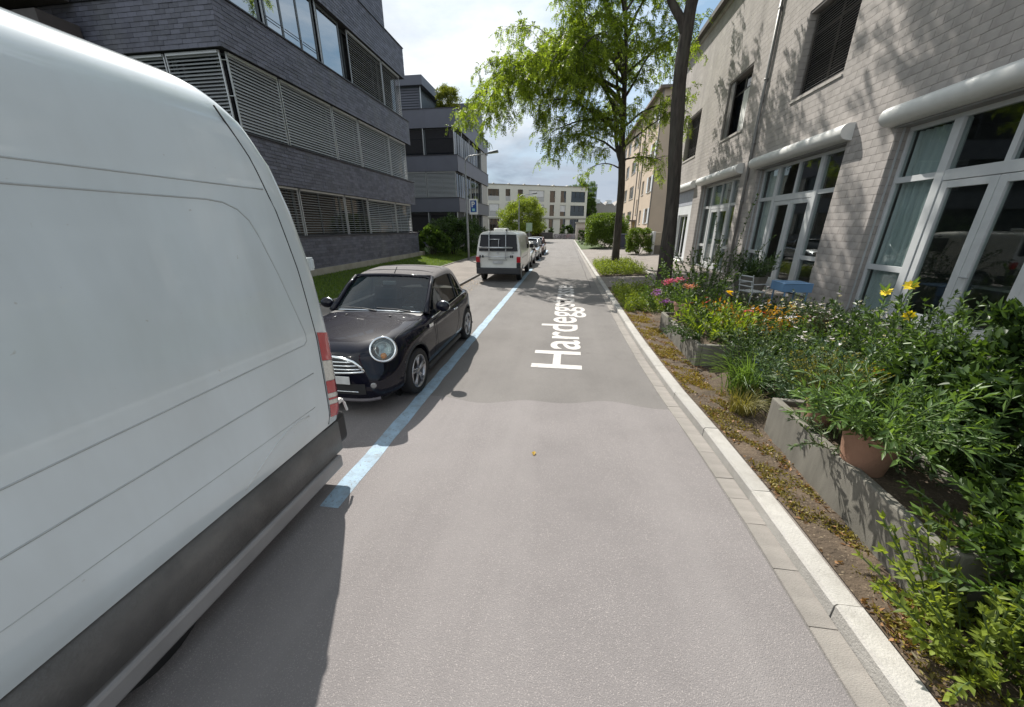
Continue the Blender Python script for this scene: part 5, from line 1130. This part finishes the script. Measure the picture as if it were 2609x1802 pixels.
# ------------------------------------------------------------------ shrubs, hedges, far trees
def shrub(name, label, cat, c, size, n, lf, m, clumps=60, box=0.0, group=None, stems=5, trunk=None, trunk_r=0.1, low=0.0, shell=0.8):
    """c: base centre, size: half-extents (x,y) and height; leaves gathered in clumps over a lumpy ellipsoid (box>0 squares it off)"""
    r = thing(name, label, cat, c, 0, group); sx, sy, h = size; cz = h*0.5*(1+low)
    d = rdir(clumps); d[:,2] = np.where(d[:,2] < -0.75, -d[:,2], d[:,2]); mx_ = np.max(np.abs(d), axis=1, keepdims=True)
    if box: d = d*(1-box)+d/mx_*box*0.92
    rad = rng.uniform(shell*0.80, 1.0, (clumps,1))*(1+0.14*rng.normal(size=(clumps,1))*(1-box))
    C = d*rad*np.array([sx, sy, h*0.5*(1-low)])+np.array([0,0,cz])
    idx = rng.integers(0, clumps, n); cr = min(sx,sy,h*0.5)*rng.uniform(0.20,0.36,clumps)
    off = rdir(n)*(rng.random((n,1))**0.5)*cr[idx][:,None]; off[:,2] *= 0.75; P = C[idx]+off; P[:,2] = np.maximum(P[:,2], 0.03)
    if box:
        P = np.clip(P, [-sx,-sy,0.02], [sx,sy,h])+rng.normal(0,0.02,(n,3))
    out = nrm_rows(P-np.array([0,0,cz])); A = nrm_rows(out*0.8+rng.normal(0,0.6,(n,3))+np.array([0,0,0.15])); Nn = out+rng.normal(0,0.5,(n,3))+np.array([0,0,0.5])
    L_ = rng.uniform(0.7,1.25,n)*lf[0]
    link('foliage' if not trunk else 'crown', leafmesh('foliage', P, A, Nn, L_, L_*lf[1], 0.25), m, r, world=False)
    s = MB()
    if trunk:
        s.tube([(0,0,-0.1),(0.05,0,h*0.25),(0,0.05,h*0.6)], [trunk_r,trunk_r*0.8,trunk_r*0.35], 8)
        for q in C[:min(14,clumps)]: s.tube([(0,0.0,h*0.25),tuple(np.array([0,0,h*0.35])*0.6+q*0.35),tuple(q)], [trunk_r*0.45,trunk_r*0.3,0.012], 5)
    else:
        for q in C[:max(stems,12)]: s.tube([(q[0]*0.15,q[1]*0.15,-0.05),(q[0]*0.5,q[1]*0.5,q[2]*0.6),tuple(q)], [0.022,0.015,0.006], 5)
    s.build('trunk' if trunk else 'stem', BARK if trunk else TWIG, r, world=False); return r
def nrm_rows(a): return a/(np.linalg.norm(a,axis=1,keepdims=True)+1e-9)
HEDGE = leafmat('hedge_leaf', (0.075,0.13,0.022), (0.135,0.20,0.03), 0.3, 0.35, 0.4)
LGREEN = leafmat('light_leaf', (0.125,0.18,0.032), (0.20,0.25,0.042), 0.28, 0.45)
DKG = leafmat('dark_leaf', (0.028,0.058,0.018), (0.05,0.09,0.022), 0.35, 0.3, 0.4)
MIDG = leafmat('mid_leaf', (0.05,0.10,0.022), (0.09,0.15,0.03), 0.35, 0.4)
GREYG = leafmat('grey_leaf', (0.075,0.115,0.060), (0.12,0.165,0.085), 0.3, 0.35)
YELG = leafmat('yellow_leaf', (0.16,0.19,0.035), (0.22,0.24,0.045), 0.3, 0.45)
OLIVE = leafmat('olive_leaf', (0.11,0.115,0.022), (0.17,0.155,0.03), 0.3, 0.45)
shrub('clipped_bush', 'large round clipped green bush in front of the beige block', 'bush', (4.05,39.4,0.15), (2.05,1.9,3.35), 42000, (0.12,0.55), HEDGE, 420, 0.5, low=0.0, shell=0.9)
shrub('hedge', 'squarish green hedge beside the white gate pillar', 'hedge', (5.5,29.2,0.28), (0.92,0.75,1.85), 15000, (0.09,0.55), HEDGE, 150, 0.75, shell=0.9)
shrub('small_bush', 'narrow dark upright bush left of the large round one', 'bush', (2.05,49,0.1), (0.5,0.5,1.8), 3500, (0.10,0.5), DKG, 50, 0.5, shell=0.9)
shrub('garden_shrub', 'bright leafed shrub at the corner of the slate offices', 'shrub', (-9.15,24.6,0.38), (1.25,1.0,1.75), 7000, (0.16,0.5), MIDG, 50, group='shrubs before the offices')
shrub('garden_shrub', 'large dark green shrub left of the lamp post', 'shrub', (-8.35,26.6,0.3), (1.65,1.5,2.55), 15000, (0.14,0.42), DKG, 90, group='shrubs before the offices')
shrub('garden_shrub', 'shrub half hidden behind the parking sign post', 'shrub', (-7.7,30.0,0.25), (1.2,1.4,2.3), 7000, (0.14,0.42), DKG, 60, group='shrubs before the offices')
shrub('broadleaf_tree', 'round light green tree behind the cream van', 'tree', (-7.2,60,0.0), (3.5,3.2,6.2), 22000, (0.22,0.5), LGREEN, 110, trunk=True, trunk_r=0.16, low=0.16)
shrub('terrace_tree', 'olive green weeping tree on the office roof terrace', 'tree', (-11.0,36.0,11.4), (1.15,1.1,2.4), 9000, (0.16,0.3), leafmat('terrace_leaf', (0.10,0.13,0.022), (0.16,0.18,0.03), 0.3, 0.45), 70, trunk=True, trunk_r=0.06, low=0.08)
shrub('broadleaf_tree', 'dark tree rising behind the cream apartment house roof', 'tree', (3.2,103,0), (3.6,3.0,13.4), 16000, (0.34,0.5), MIDG, 80, trunk=True, trunk_r=0.25, low=0.3)
shrub('broadleaf_tree', 'green tree between the cream house and the tower block', 'tree', (5.6,99,0), (1.7,1.7,9.8), 10000, (0.30,0.5), MIDG, 60, trunk=True, trunk_r=0.2, low=0.2)
shrub('hedge', 'dark hedge in front of the cream apartment house, left of the bicycles', 'hedge', (-5.6,78.5,0), (3.0,0.9,2.7), 8000, (0.22,0.5), DKG, 90, 0.4)
shrub('garden_shrub', 'dark shrub behind the bicycles', 'shrub', (0.1,79.5,0), (1.5,0.9,2.6), 4500, (0.22,0.5), DKG, 50, 0.2, group='shrubs at the cream house')
shrub('garden_shrub', 'brownish shrub beyond the parked cars', 'shrub', (-4.9,62,0), (0.95,0.9,2.1), 3500, (0.18,0.5), leafmat('brown_leaf', (0.075,0.06,0.03), None, 0.3), 40, group='shrubs at the cream house')
shrub('garden_shrub', 'leafy shrub on the far end of the office roof', 'shrub', (-9.9,44.0,11.45), (0.35,0.6,1.2), 1500, (0.12,0.5), MIDG, 20, group='roof plants')

# ------------------------------------------------------------------ planters and pots
PL1 = thing('planter', 'long weathered concrete planter with flower pot, farther one along the kerb', 'planter', (2.4, 6.65, 0.1), 0, 'concrete planters')
def trough(root, x0, x1, y0, y1, z0, z1, wl=0.07):
    s = MB(); s.box(x0,x0+wl,y0,y1,z0,z1); s.box(x1-wl,x1,y0,y1,z0,z1); s.box(x0+wl,x1-wl,y0,y0+wl,z0,z1); s.box(x0+wl,x1-wl,y1-wl,y1,z0,z1)
    s.build('trough', CONC, root, bevel=0.012, world=False)
    MB().box(x0+wl,x1-wl,y0+wl,y1-wl,z0,z1-0.05).build('soil_fill', SOIL, root, world=False)
trough(PL1, -0.31, 0.31, -1.12, 1.16, -0.05, 0.40)
PL2 = thing('planter', 'low weathered concrete planter holding the big terracotta pot, nearest the camera', 'planter', (2.45, 2.15, 0.1), R(-2.5), 'concrete planters')
trough(PL2, -0.33, 0.33, -0.42, 1.48, -0.05, 0.45)
def pot(label, c, r, h, m=TERRA, rim=True):
    o = thing('flower_pot', label, 'flower pot', c, 0, 'flower pots'); s = MB(); 
    s.lathe([(0.001,0.0),(r*0.70,0.0),(r*0.90,h*0.80),(r*0.90,h*0.80),(r,h*0.80),(r*1.02,h*0.9),(r,h),(r*0.90,h),(r*0.86,h*0.85)] if rim else [(0.001,0),(r*0.75,0),(r*0.95,h*0.7),(r,h),(r*0.9,h),(r*0.88,h*0.85)], n=32); q = s.build('pot', m, o, smooth=True, world=False); smooth_by_angle(q.data, 35)
    s = MB(); s.lathe([(0.001,h*0.87),(r*0.88,h*0.87)], n=24); s.build('potting_soil', SOIL, o, world=False); return o
pot('faded terracotta pot standing on the far concrete planter', (2.36,7.42,0.50), 0.155, 0.30, mat('pale_terracotta', (0.42,0.25,0.18), 0.85, var=0.12))
pot('small orange terracotta pot on the near concrete planter', (2.34,3.18,0.52), 0.135, 0.26)
pot('big round terracotta pot on the near concrete planter', (2.28,2.58,0.49), 0.165, 0.33, rim=False)
pot('grey concrete tub before the middle garden door', (5.35,11.3,0.27), 0.42, 0.62, CONC, False)
pot('dark brown plant tub among the ferns', (4.75,7.15,0.25), 0.26, 0.42, mat('brown_tub', (0.09,0.05,0.035), 0.8))
# blue table and metal chair
TB = thing('garden_table', 'small blue garden table before the brick pier', 'table', (5.25, 9.15, 0.27))
BLT = mat('blue_table', (0.13,0.25,0.42), 0.55, var=0.06)
MB().box(-0.31,0.31,-0.27,0.27,0.715,0.74).build('tabletop', BLT, TB, bevel=0.012, world=False); s = MB(); s.box(-0.30,0.30,-0.265,-0.255,0.54,0.713); s.box(-0.305,-0.295,-0.25,0.26,0.54,0.713); s.build('apron', BLT, TB, world=False)
for sx in (1,-1):
    for sy in (1,-1): MB().tube([(sx*0.23,sy*0.23,0),(sx*0.23,sy*0.23,0.71)], 0.018, 8).build('leg', BLT, TB, world=False)
CH = thing('garden_chair', 'white metal garden chair beside the blue table', 'chair', (4.62, 9.55, 0.25), R(-70))
WM = mat('white_metal', (0.55,0.57,0.58), 0.4, metal=0.3)
for sx in (1,-1):
    MB().tube([(sx*0.20,0.20,0),(sx*0.20,0.18,0.46)], 0.012, 8).build('leg', WM, CH, world=False); MB().tube([(sx*0.20,-0.24,0),(sx*0.20,-0.18,0.46),(sx*0.20,-0.25,0.88)], 0.012, 8).build('leg', WM, CH, world=False)
    MB().tube([(sx*0.22,-0.2,0.66),(sx*0.24,0.18,0.66),(sx*0.20,0.19,0.46)], 0.012, 8).build('armrest', WM, CH, world=False)
MB().box(-0.21,0.21,-0.19,0.20,0.45,0.475).build('seat', WM, CH, bevel=0.008, world=False)
for z in (0.60,0.72,0.84): MB().tube([(-0.20,-0.20-(z-0.46)*0.16,z),(0.20,-0.20-(z-0.46)*0.16,z)], 0.014, 8).build('back_slat', WM, CH, world=False)

# ------------------------------------------------------------------ flower bed plants
def stalks(c, n, h, spread, lean, droop=0.06, step=0.06):
    out = []
    for _ in range(n):
        a = rng.uniform(0, 2*math.pi); rr = spread*math.sqrt(rng.random())*0.45; st_ = np.array(c)+[rr*math.cos(a), rr*math.sin(a), 0]
        d = np.array([math.cos(a)*lean*rng.uniform(0.2,1.3), math.sin(a)*lean*rng.uniform(0.2,1.3), 1.0]); out.append(grow(st_, d, h*rng.uniform(0.65,1.1), droop, 0.05, step))
    return out
def leafy(root, paths, gap, lf, m, ang=55, start=0.12, name='foliage', stem_r=0.004, stem_m=None, whorl=1):
    P, A = [], []; s = MB()
    for p in paths:
        if stem_r: s.tube(p[::2]+[p[-1]] if len(p) > 5 else p, stem_r, 4, False)
        acc = 0; tot = len(p)
        for i in range(int(tot*start), tot-1):
            sg = p[i+1]-p[i]; acc += np.linalg.norm(sg)
            while acc > gap:
                acc -= gap
                for _ in range(whorl): P.append(p[i]+sg*rng.random()); A.append(side_dir(sg, ang-18, ang+18, 1.0))
        for _ in range(4): P.append(p[-1]); A.append(side_dir(p[-1]-p[-2], 10, 45, 1.0))
    P = np.array(P); A = np.array(A); n = len(P); L_ = lf[0]*rng.uniform(0.6,1.2,n)
    N_ = np.array([0,0,1.0])+rng.normal(0,0.35,(n,3))
    link(name, leafmesh(name, P, A, N_, L_, L_*lf[1], 0.22), m, root)
    if stem_r: s.build('stem', stem_m or mat('green_stem', (0.07,0.11,0.03), 0.6), root)
def flowers(root, C, r, m, petals=5, up=(0,0,1), wide=0.8, eye=None):
    P, A, N_ = [], [], []
    for c in C:
        u = nrm(np.array(up)+rng.normal(0,0.35,3)); a0 = nrm(np.cross(u, rng.normal(size=3))); b0 = np.cross(u, a0); ph = rng.random()*6
        for k in range(petals):
            t = ph+2*math.pi*k/petals; d = a0*math.cos(t)+b0*math.sin(t); P.append(c); A.append(d+u*0.25); N_.append(u)
    n = len(P); L_ = r*rng.uniform(0.85,1.15,n); P = np.array(P); A = np.array(A); N_ = np.array(N_)
    if len(C) <= 80:
        for q in range(len(C)):
            e = slice(q*petals, (q+1)*petals); link('flower', leafmesh('flower', P[e], A[e], N_[e], L_[e], L_[e]*wide, 0.12), m, root)
    else:
        link('flower_heads', leafmesh('flower_heads', P, A, N_, L_, L_*wide, 0.12), m, root)['kind'] = 'stuff'
    if eye:
        for c in C: MB().tube([c+np.array([0,0,-0.004]), c+np.array([0,0,r*0.22])], [r*0.22, r*0.12], 6).build('flower_eye', eye, root)
def blades(root, c, n, h, spread, m, width=0.012, name='foliage', arch=1.0, seg=5):
    V, F = [], []
    for _ in range(n):
        a = rng.uniform(0, 2*math.pi); L_ = h*rng.uniform(0.6,1.15); d = np.array([math.cos(a), math.sin(a), 0]); sd = np.array([-math.sin(a), math.cos(a), 0])
        b0 = np.array(c)+d*spread*0.3*rng.random()+sd*spread*0.2*rng.normal(); lean = rng.uniform(0.25,0.95)*arch; k = len(V)
        for i in range(seg+1):
            t = i/seg; p = b0+d*L_*lean*t*t*0.9+np.array([0,0,1])*L_*(t-0.62*lean*t*t*t); w_ = width*(1-t)**0.6*rng.uniform(0.9,1.1)+0.0008
            V += [tuple(p-sd*w_/2), tuple(p+sd*w_/2+np.array([0,0,width*0.3]))]
        F += [(k+2*i,k+2*i+1,k+2*i+3,k+2*i+2) for i in range(seg)]
    me = bpy.data.meshes.new(name); me.from_pydata(V, [], F); me.update(); link(name, me, m, root)
def plant(name, label, c, cat='plant', group=None): return thing(name, label, cat, c, 0, group)
def petal(name, col, t=0.3): return leafmat(name, col, col, 0.10, t, 0.6)
LANCE = leafmat('lance_leaf', (0.070,0.135,0.040), (0.115,0.185,0.055), 0.3, 0.4, 0.4)
PWHITE = petal('petal_white', (0.72,0.66,0.70)); PYEL = petal('petal_yellow', (0.85,0.66,0.04)); PORA = petal('petal_orange', (0.85,0.33,0.02)); PPUR = petal('petal_purple', (0.26,0.09,0.34)); PPINK = petal('petal_pink', (0.50,0.075,0.20)); PRED = petal('petal_red', (0.55,0.05,0.05)); PSAL = petal('petal_salmon', (0.55,0.22,0.16)); PBLUE = petal('petal_blue', (0.12,0.16,0.55))
YEYE = mat('flower_eye', (0.55,0.38,0.03), 0.8)
# big pot
p = plant('potted_plant', 'bright green lance leaved plant spilling from the big terracotta pot', (2.27,2.58,0.78))
leafy(p, stalks((2.27,2.58,0.78), 95, 0.50, 0.34, 1.0, 0.14), 0.016, (0.085,0.24), LANCE, 60)
p = plant('potted_plant', 'yellowish fine leaved herb in the small orange pot', (2.34,3.18,0.74))
leafy(p, stalks((2.34,3.18,0.74), 90, 0.42, 0.30, 0.70, 0.05), 0.012, (0.026,0.45), OLIVE, 60)
p = plant('potted_plant', 'small green cushion plant in the faded terracotta pot', (2.36,7.42,0.77))
leafy(p, stalks((2.36,7.42,0.76), 40, 0.16, 0.34, 0.8), 0.014, (0.045,0.5), MIDG, 55)
p = plant('trailing_plant', 'variegated creeping plant hanging over the rim of the near planter', (2.25,2.9,0.56))
leafy(p, stalks((2.28,2.80,0.54), 26, 0.34, 0.5, 1.4, 0.25), 0.016, (0.05,0.35), GREYG, 60)
# strappy clump between the planters
p = plant('daylily', 'arching strap leaved clump between the two concrete planters', (2.38,4.5,0.13)); blades(p, (2.38,4.55,0.12), 260, 0.80, 0.42, LANCE, 0.013)
p = plant('ornamental_grass', 'fine pale grass tuft in front of the strap leaved clump', (2.12,4.05,0.13)); blades(p, (2.14,4.05,0.12), 240, 0.42, 0.30, leafmat('straw_grass', (0.17,0.17,0.05), (0.24,0.21,0.07), 0.25, 0.35), 0.006)
# plants in the far planter
p = plant('flowering_plant', 'magenta and violet flower heads at the far end of the far planter', (2.12,8.05,0.5))
leafy(p, stalks((2.15,8.0,0.42), 26, 0.62, 0.55, 0.55), 0.022, (0.09,0.36), MIDG, 55)
for m_, cs in ((PPINK, [(2.16,7.95,1.10),(2.30,8.02,1.14),(2.42,7.98,1.17),(2.22,8.0,1.13)]), (PPUR, [(1.90,7.62,0.98),(1.84,7.45,0.93),(1.99,7.42,0.80),(2.06,7.40,0.81)]), (PSAL, [(2.52,7.75,1.06),(2.60,7.72,1.07)])):
    C = np.concatenate([np.array(c)+rng.normal(0,1,(46,3))*[0.05,0.05,0.022] for c in cs]); flowers(p, C, 0.019, m_, 4)
p = plant('fern_leaved_plant', 'lime green feathery plant leaning out of the far planter', (2.62,6.2,0.45))
leafy(p, stalks((2.55,6.15,0.42), 34, 0.60, 0.6, 0.7), 0.018, (0.10,0.26), leafmat('lime_leaf', (0.12,0.20,0.02), (0.20,0.26,0.03), 0.3, 0.45), 50)
p = plant('trailing_plant', 'small leaved trailing plant over the near end of the far planter', (2.35,6.0,0.5))
leafy(p, stalks((2.30,6.05,0.44), 46, 0.46, 0.62, 1.2, 0.22), 0.017, (0.05,0.6), DKG, 60)
p = plant('dahlia', 'broad leaved plant with red flowers in the far planter', (2.6,7.0,0.45)); leafy(p, stalks((2.55,6.95,0.42), 26, 0.46, 0.55, 0.6), 0.022, (0.085,0.5), MIDG, 55)
flowers(p, np.array([(2.62,6.95,0.98),(2.66,6.9,0.93),(2.62,6.9,0.90),(2.40,7.0,0.86)]), 0.035, PRED, 8)
# roses and tall things behind
ROSE = leafmat('rose_leaf', (0.04,0.080,0.022), (0.08,0.125,0.03), 0.4, 0.3, 0.35)
p = plant('rose_bush', 'tall loose rose bush in front of the farthest garden door', (4.1,11.1,0.2), 'shrub')
leafy(p, stalks((4.1,11.1,0.18), 34, 1.75, 1.0, 0.40, 0.02), 0.026, (0.075,0.55), ROSE, 60, 0.15, stem_r=0.006); 
p = plant('rose_bush', 'lower rose bush behind the magenta flowers', (3.15,9.6,0.2), 'shrub')
leafy(p, stalks((3.15,9.6,0.16), 44, 1.25, 1.1, 0.5, 0.03), 0.022, (0.075,0.55), MIDG, 60, 0.1, stem_r=0.006)
p = plant('rose_bush', 'single long rose shoot reaching up the brick pier', (4.75,11.8,0.2), 'shrub')
leafy(p, [grow((4.72,11.8,0.2), (0.12,-0.12,1), 2.9, -0.005, 0.05), grow((4.65,11.7,0.2), (-0.12,0.02,1), 2.3, 0.0, 0.05), grow((4.8,11.7,0.2), (0.2,-0.3,1), 2.1, 0.02, 0.05)], 0.034, (0.08,0.55), ROSE, 60, 0.3, stem_r=0.006)
p = plant('tub_plant', 'dark green bushy plant in the grey concrete tub', (5.35,11.3,0.85)); leafy(p, stalks((5.35,11.3,0.82), 44, 0.72, 0.7, 0.7), 0.018, (0.11,0.22), DKG, 50)
blades(p, (5.3,11.2,0.82), 50, 0.9, 0.4, DKG, 0.018, 'blade')
p = plant('rose_bush', 'rose with one yellow bloom in the middle of the bed', (3.15,7.75,0.2), 'shrub'); leafy(p, stalks((3.2,7.8,0.16), 30, 0.80, 0.9, 0.5), 0.024, (0.08,0.55), ROSE, 58, 0.1)
C = np.array([(3.06,7.1,1.04)])+rng.normal(0,0.012,(3,3)); flowers(p, C, 0.062, PYEL, 7, wide=1.0)
p = plant('orange_shrub', 'orange and yellow leaved shrublet in the middle of the bed', (3.45,6.9,0.2), 'shrub')
leafy(p, stalks((3.42,6.9,0.18), 34, 0.72, 0.75, 0.55), 0.020, (0.085,0.34), leafmat('orange_leaf', (0.34,0.16,0.018), (0.46,0.27,0.03), 0.25, 0.4), 55); flowers(p, np.array([(3.2,6.65,0.80),(3.26,6.66,0.82),(3.32,6.62,0.82),(3.38,6.6,0.83),(3.44,6.6,0.82)])+rng.normal(0,0.012,(5,3)), 0.05, PRED, 7)
# flowering mass
def gaura(label, c, n, h, spread, fl):
    p = plant('gaura', label, c, 'flower', 'pink white flowering plants'); st_ = stalks(c, n, h, spread, 0.45, 0.02)
    leafy(p, st_, 0.030, (0.05,0.26), GREYG, 55, 0.05, stem_r=0.0025); C = []
    for q in st_:
        for _ in range(fl): C.append(q[-1-int(rng.integers(0, max(1, len(q)//4)))]+rng.normal(0,0.015,3))
    flowers(p, np.array(C), 0.033, PWHITE, 4, wide=0.65)
gaura('pale pink flowering stems in front of the blue table', (3.75,7.0,0.2), 34, 0.95, 0.9, 2)
gaura('pale pink flowering stems before the brick pier', (4.1,5.9,0.2), 34, 0.95, 1.0, 2)
gaura('pale pink flowering stems at the nearest garden door', (4.7,6.6,0.2), 22, 0.95, 0.9, 2)
gaura('low pale flowering stems in the middle of the near bed', (3.55,4.9,0.2), 26, 0.75, 0.9, 2)
BLUEGR = leafmat('bluegreen_leaf', (0.045,0.090,0.050), (0.085,0.135,0.075), 0.35, 0.35)
k = 0
for lb, c, n, h, sp, m_, lf in (
    ('grey green leafy mass behind the strap leaved clump', (2.95,4.9,0.18), 80, 0.72, 1.0, GREYG, (0.055,0.42)),
    ('blue green leafy mass behind the small orange pot', (2.95,3.9,0.18), 90, 0.78, 1.0, BLUEGR, (0.06,0.34)),
    ('mixed green foliage below the pale pink flowers', (3.4,5.8,0.18), 80, 0.70, 1.1, MIDG, (0.055,0.5)),
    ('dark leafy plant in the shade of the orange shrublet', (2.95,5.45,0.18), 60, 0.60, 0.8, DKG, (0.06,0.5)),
    ('tall lance leaved plant right of the big pot', (3.05,2.75,0.18), 60, 1.05, 0.85, LANCE, (0.085,0.22)),
    ('tall blue green plant behind the big pot', (3.3,3.5,0.18), 70, 0.98, 0.95, BLUEGR, (0.08,0.24)),
    ('dark fern mass before the brick pier', (4.75,7.5,0.2), 70, 0.66, 1.0, DKG, (0.07,0.3)),
    ('dark leafy mass before the nearest garden door', (4.5,4.7,0.2), 120, 1.15, 1.4, DKG, (0.075,0.4)),
    ('shaded green mass at the foot of the nearest door frame', (3.9,3.5,0.2), 120, 1.30, 1.1, MIDG, (0.08,0.36))):
    p = plant('bedding_plant', lb, c, 'plant', 'leafy plants of the flower bed'); leafy(p, stalks(c, n, h, sp, 0.50, 0.03), 0.019, lf, m_, 55, 0.08)
def primrose(label, c, h, heads):
    p = plant('evening_primrose', label, c, 'flower', 'yellow flowering stems')
    st_ = [grow(c, (nrm(np.array(q)-np.array(c))), np.linalg.norm(np.array(q)-np.array(c)), 0, 0.01) for q in heads]
    leafy(p, st_, 0.022, (0.10,0.26), LANCE, 55, 0.1, stem_r=0.005); flowers(p, np.array([q[-1] for q in st_]), 0.055, PYEL, 9, (-0.5,-0.6,0.6), 0.75, YEYE)
primrose('tall stems with two big yellow flowers before the nearest door', (3.2,3.95,0.2), 1.5, [(3.14,3.98,1.60),(3.17,3.82,1.70)])
primrose('stem with a yellow flower below the two tall ones', (3.45,3.9,0.2), 1.2, [(3.33,3.86,1.40)])
p = plant('marigold', 'single orange flower above the big pot plant', (2.85,3.25,0.2), 'flower'); st_ = [grow((2.85,3.3,0.2), (-0.10,-0.05,0.8), 0.83, 0, 0.01)]
leafy(p, st_, 0.03, (0.07,0.3), MIDG, 55, 0.1); flowers(p, np.array([st_[0][-1]]*2)+rng.normal(0,0.004,(2,3)), 0.042, PORA, 10, (-0.5,-0.6,0.6), 0.5, YEYE)
p = plant('bellflower', 'blue violet flowers low in front of the grey green mass', (2.75,4.35,0.18), 'flower'); st_ = stalks((2.7,4.3,0.16), 12, 0.50, 0.5, 0.5); leafy(p, st_, 0.03, (0.05,0.4), BLUEGR, 55); flowers(p, np.array([q[-1] for q in st_]), 0.022, PBLUE, 5)
# dark bush and low yellow green plants at the camera's elbow
shrub('garden_shrub', 'dark leafy shrub at the right edge nearest the camera', 'shrub', (3.25,2.75,0.18), (0.50,0.75,1.5), 11000, (0.085,0.42), DKG, 70)
for i, (lb, c, n, h, sp, m_, lf) in enumerate((
    ('pale yellow green low plant in the lower right corner', (2.3,0.55,0.12), 80, 0.42, 0.55, YELG, (0.06,0.45)),
    ('light green low plant at the near end of the near planter', (2.25,1.50,0.12), 120, 0.62, 0.55, LGREEN, (0.05,0.45)),
    ('mid green low plant at the right edge beside the near planter', (2.85,1.5,0.18), 110, 0.85, 0.75, MIDG, (0.07,0.42)),
    ('light green low plant before the dark shrub', (2.8,0.75,0.15), 90, 0.55, 0.6, LGREEN, (0.065,0.42)))):
    p = plant('ground_plant', lb, c, 'plant', 'low plants at the right edge'); leafy(p, stalks(c, n, h, sp, 0.7, 0.05), 0.017, lf, m_, 55, 0.05)
shrub('garden_shrub', 'dense green shrub hiding the near end of the near planter', 'shrub', (2.72,1.62,0.16), (0.42,0.5,0.95), 9000, (0.075,0.42), MIDG, 70)
# weedy tree beds, moss and litter on the soil strip
def ground_cover(name, label, n, xr, yr, m, L, W, up=0.8, lift=0.25, keep=None, z=lambda x: zr(x), flat=0.0, cat='weeds'):
    x = rng.uniform(*xr, n); y = rng.uniform(*yr, n); f = np.sin(x*7.1+1)*np.sin(y*5.3)+0.6*np.sin(x*17+y*13)
    k_ = f > (-0.2 if keep is None else keep); x, y, f = x[k_], y[k_], f[k_]; n = len(x)
    kxv = np.array([kx(v) for v in y]); g_ok = x > kxv+0.17; x, y, f = x[g_ok], y[g_ok], f[g_ok]; n = len(x)
    hz = np.array([z(v) for v in x])+0.005+lift*rng.random(n)**1.5*(0.6+0.4*f)
    A = rng.normal(0, 1, (n,3)); A[:,2] = A[:,2]*0.3+up
    o = link(name, leafmesh(name, np.stack([x,y,hz],1), A, rdir(n,0.8), L*rng.uniform(0.6,1.3,n), W*rng.uniform(0.7,1.2,n), 0.15), m)
    o['kind'] = 'stuff'; o['label'] = label; o['category'] = cat
ground_cover('weeds', 'light green weeds of the bed at the thick tree', 15000, (1.6,2.75), (9.3,12.6), LGREEN, 0.075, 0.026, 0.7, 0.42)
ground_cover('weeds', 'green weeds round the foot of the slim tree', 15000, (1.65,3.7), (16.8,22.6), LGREEN, 0.10, 0.035, 0.7, 0.42)
ground_cover('moss', 'yellow brown moss on the soil strip by the kerb', 16000, (1.62,2.06), (4.6,9.5), leafmat('moss', (0.18,0.14,0.025), (0.28,0.215,0.035), 0.35, 0.3), 0.03, 0.012, 0.7, 0.035, cat='moss')
ground_cover('moss', 'yellow brown moss on the soil strip nearest the camera', 16000, (1.72,2.12), (0.2,4.6), leafmat('moss_b', (0.14,0.12,0.03), (0.22,0.18,0.035), 0.35, 0.3), 0.03, 0.012, 0.7, 0.035, cat='moss')
ground_cover('leaf_litter', 'dry brown leaf litter on the soil beside the planters', 9000, (1.62,2.2), (1.0,9.6), leafmat('litter', (0.17,0.085,0.04), (0.28,0.16,0.08), 0.4, 0.2), 0.045, 0.02, 0.1, 0.02, -0.7, cat='leaf litter')
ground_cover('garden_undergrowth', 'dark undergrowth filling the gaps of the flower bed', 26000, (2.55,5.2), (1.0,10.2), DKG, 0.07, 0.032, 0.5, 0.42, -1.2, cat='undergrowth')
# dry leaves along the left kerb
n = 500; x = rng.uniform(-4.07,-3.3,n); x = -4.07+(x+4.07)**2/0.77; y = rng.uniform(12.2,15.5,n)
o = link('leaf_litter', leafmesh('leaf_litter', np.stack([x,y,np.full(n,0.006)],1), rng.normal(0,1,(n,3))*[1,1,0.15], rdir(n,2.0), 0.05*rng.uniform(0.6,1.3,n), 0.025, 0.1), leafmat('litter_b', (0.26,0.17,0.09), (0.34,0.24,0.13), 0.3, 0.2)); o['kind'] = 'stuff'; o['label'] = 'dry tan leaf litter in the gutter behind the convertible'; o['category'] = 'leaf litter'
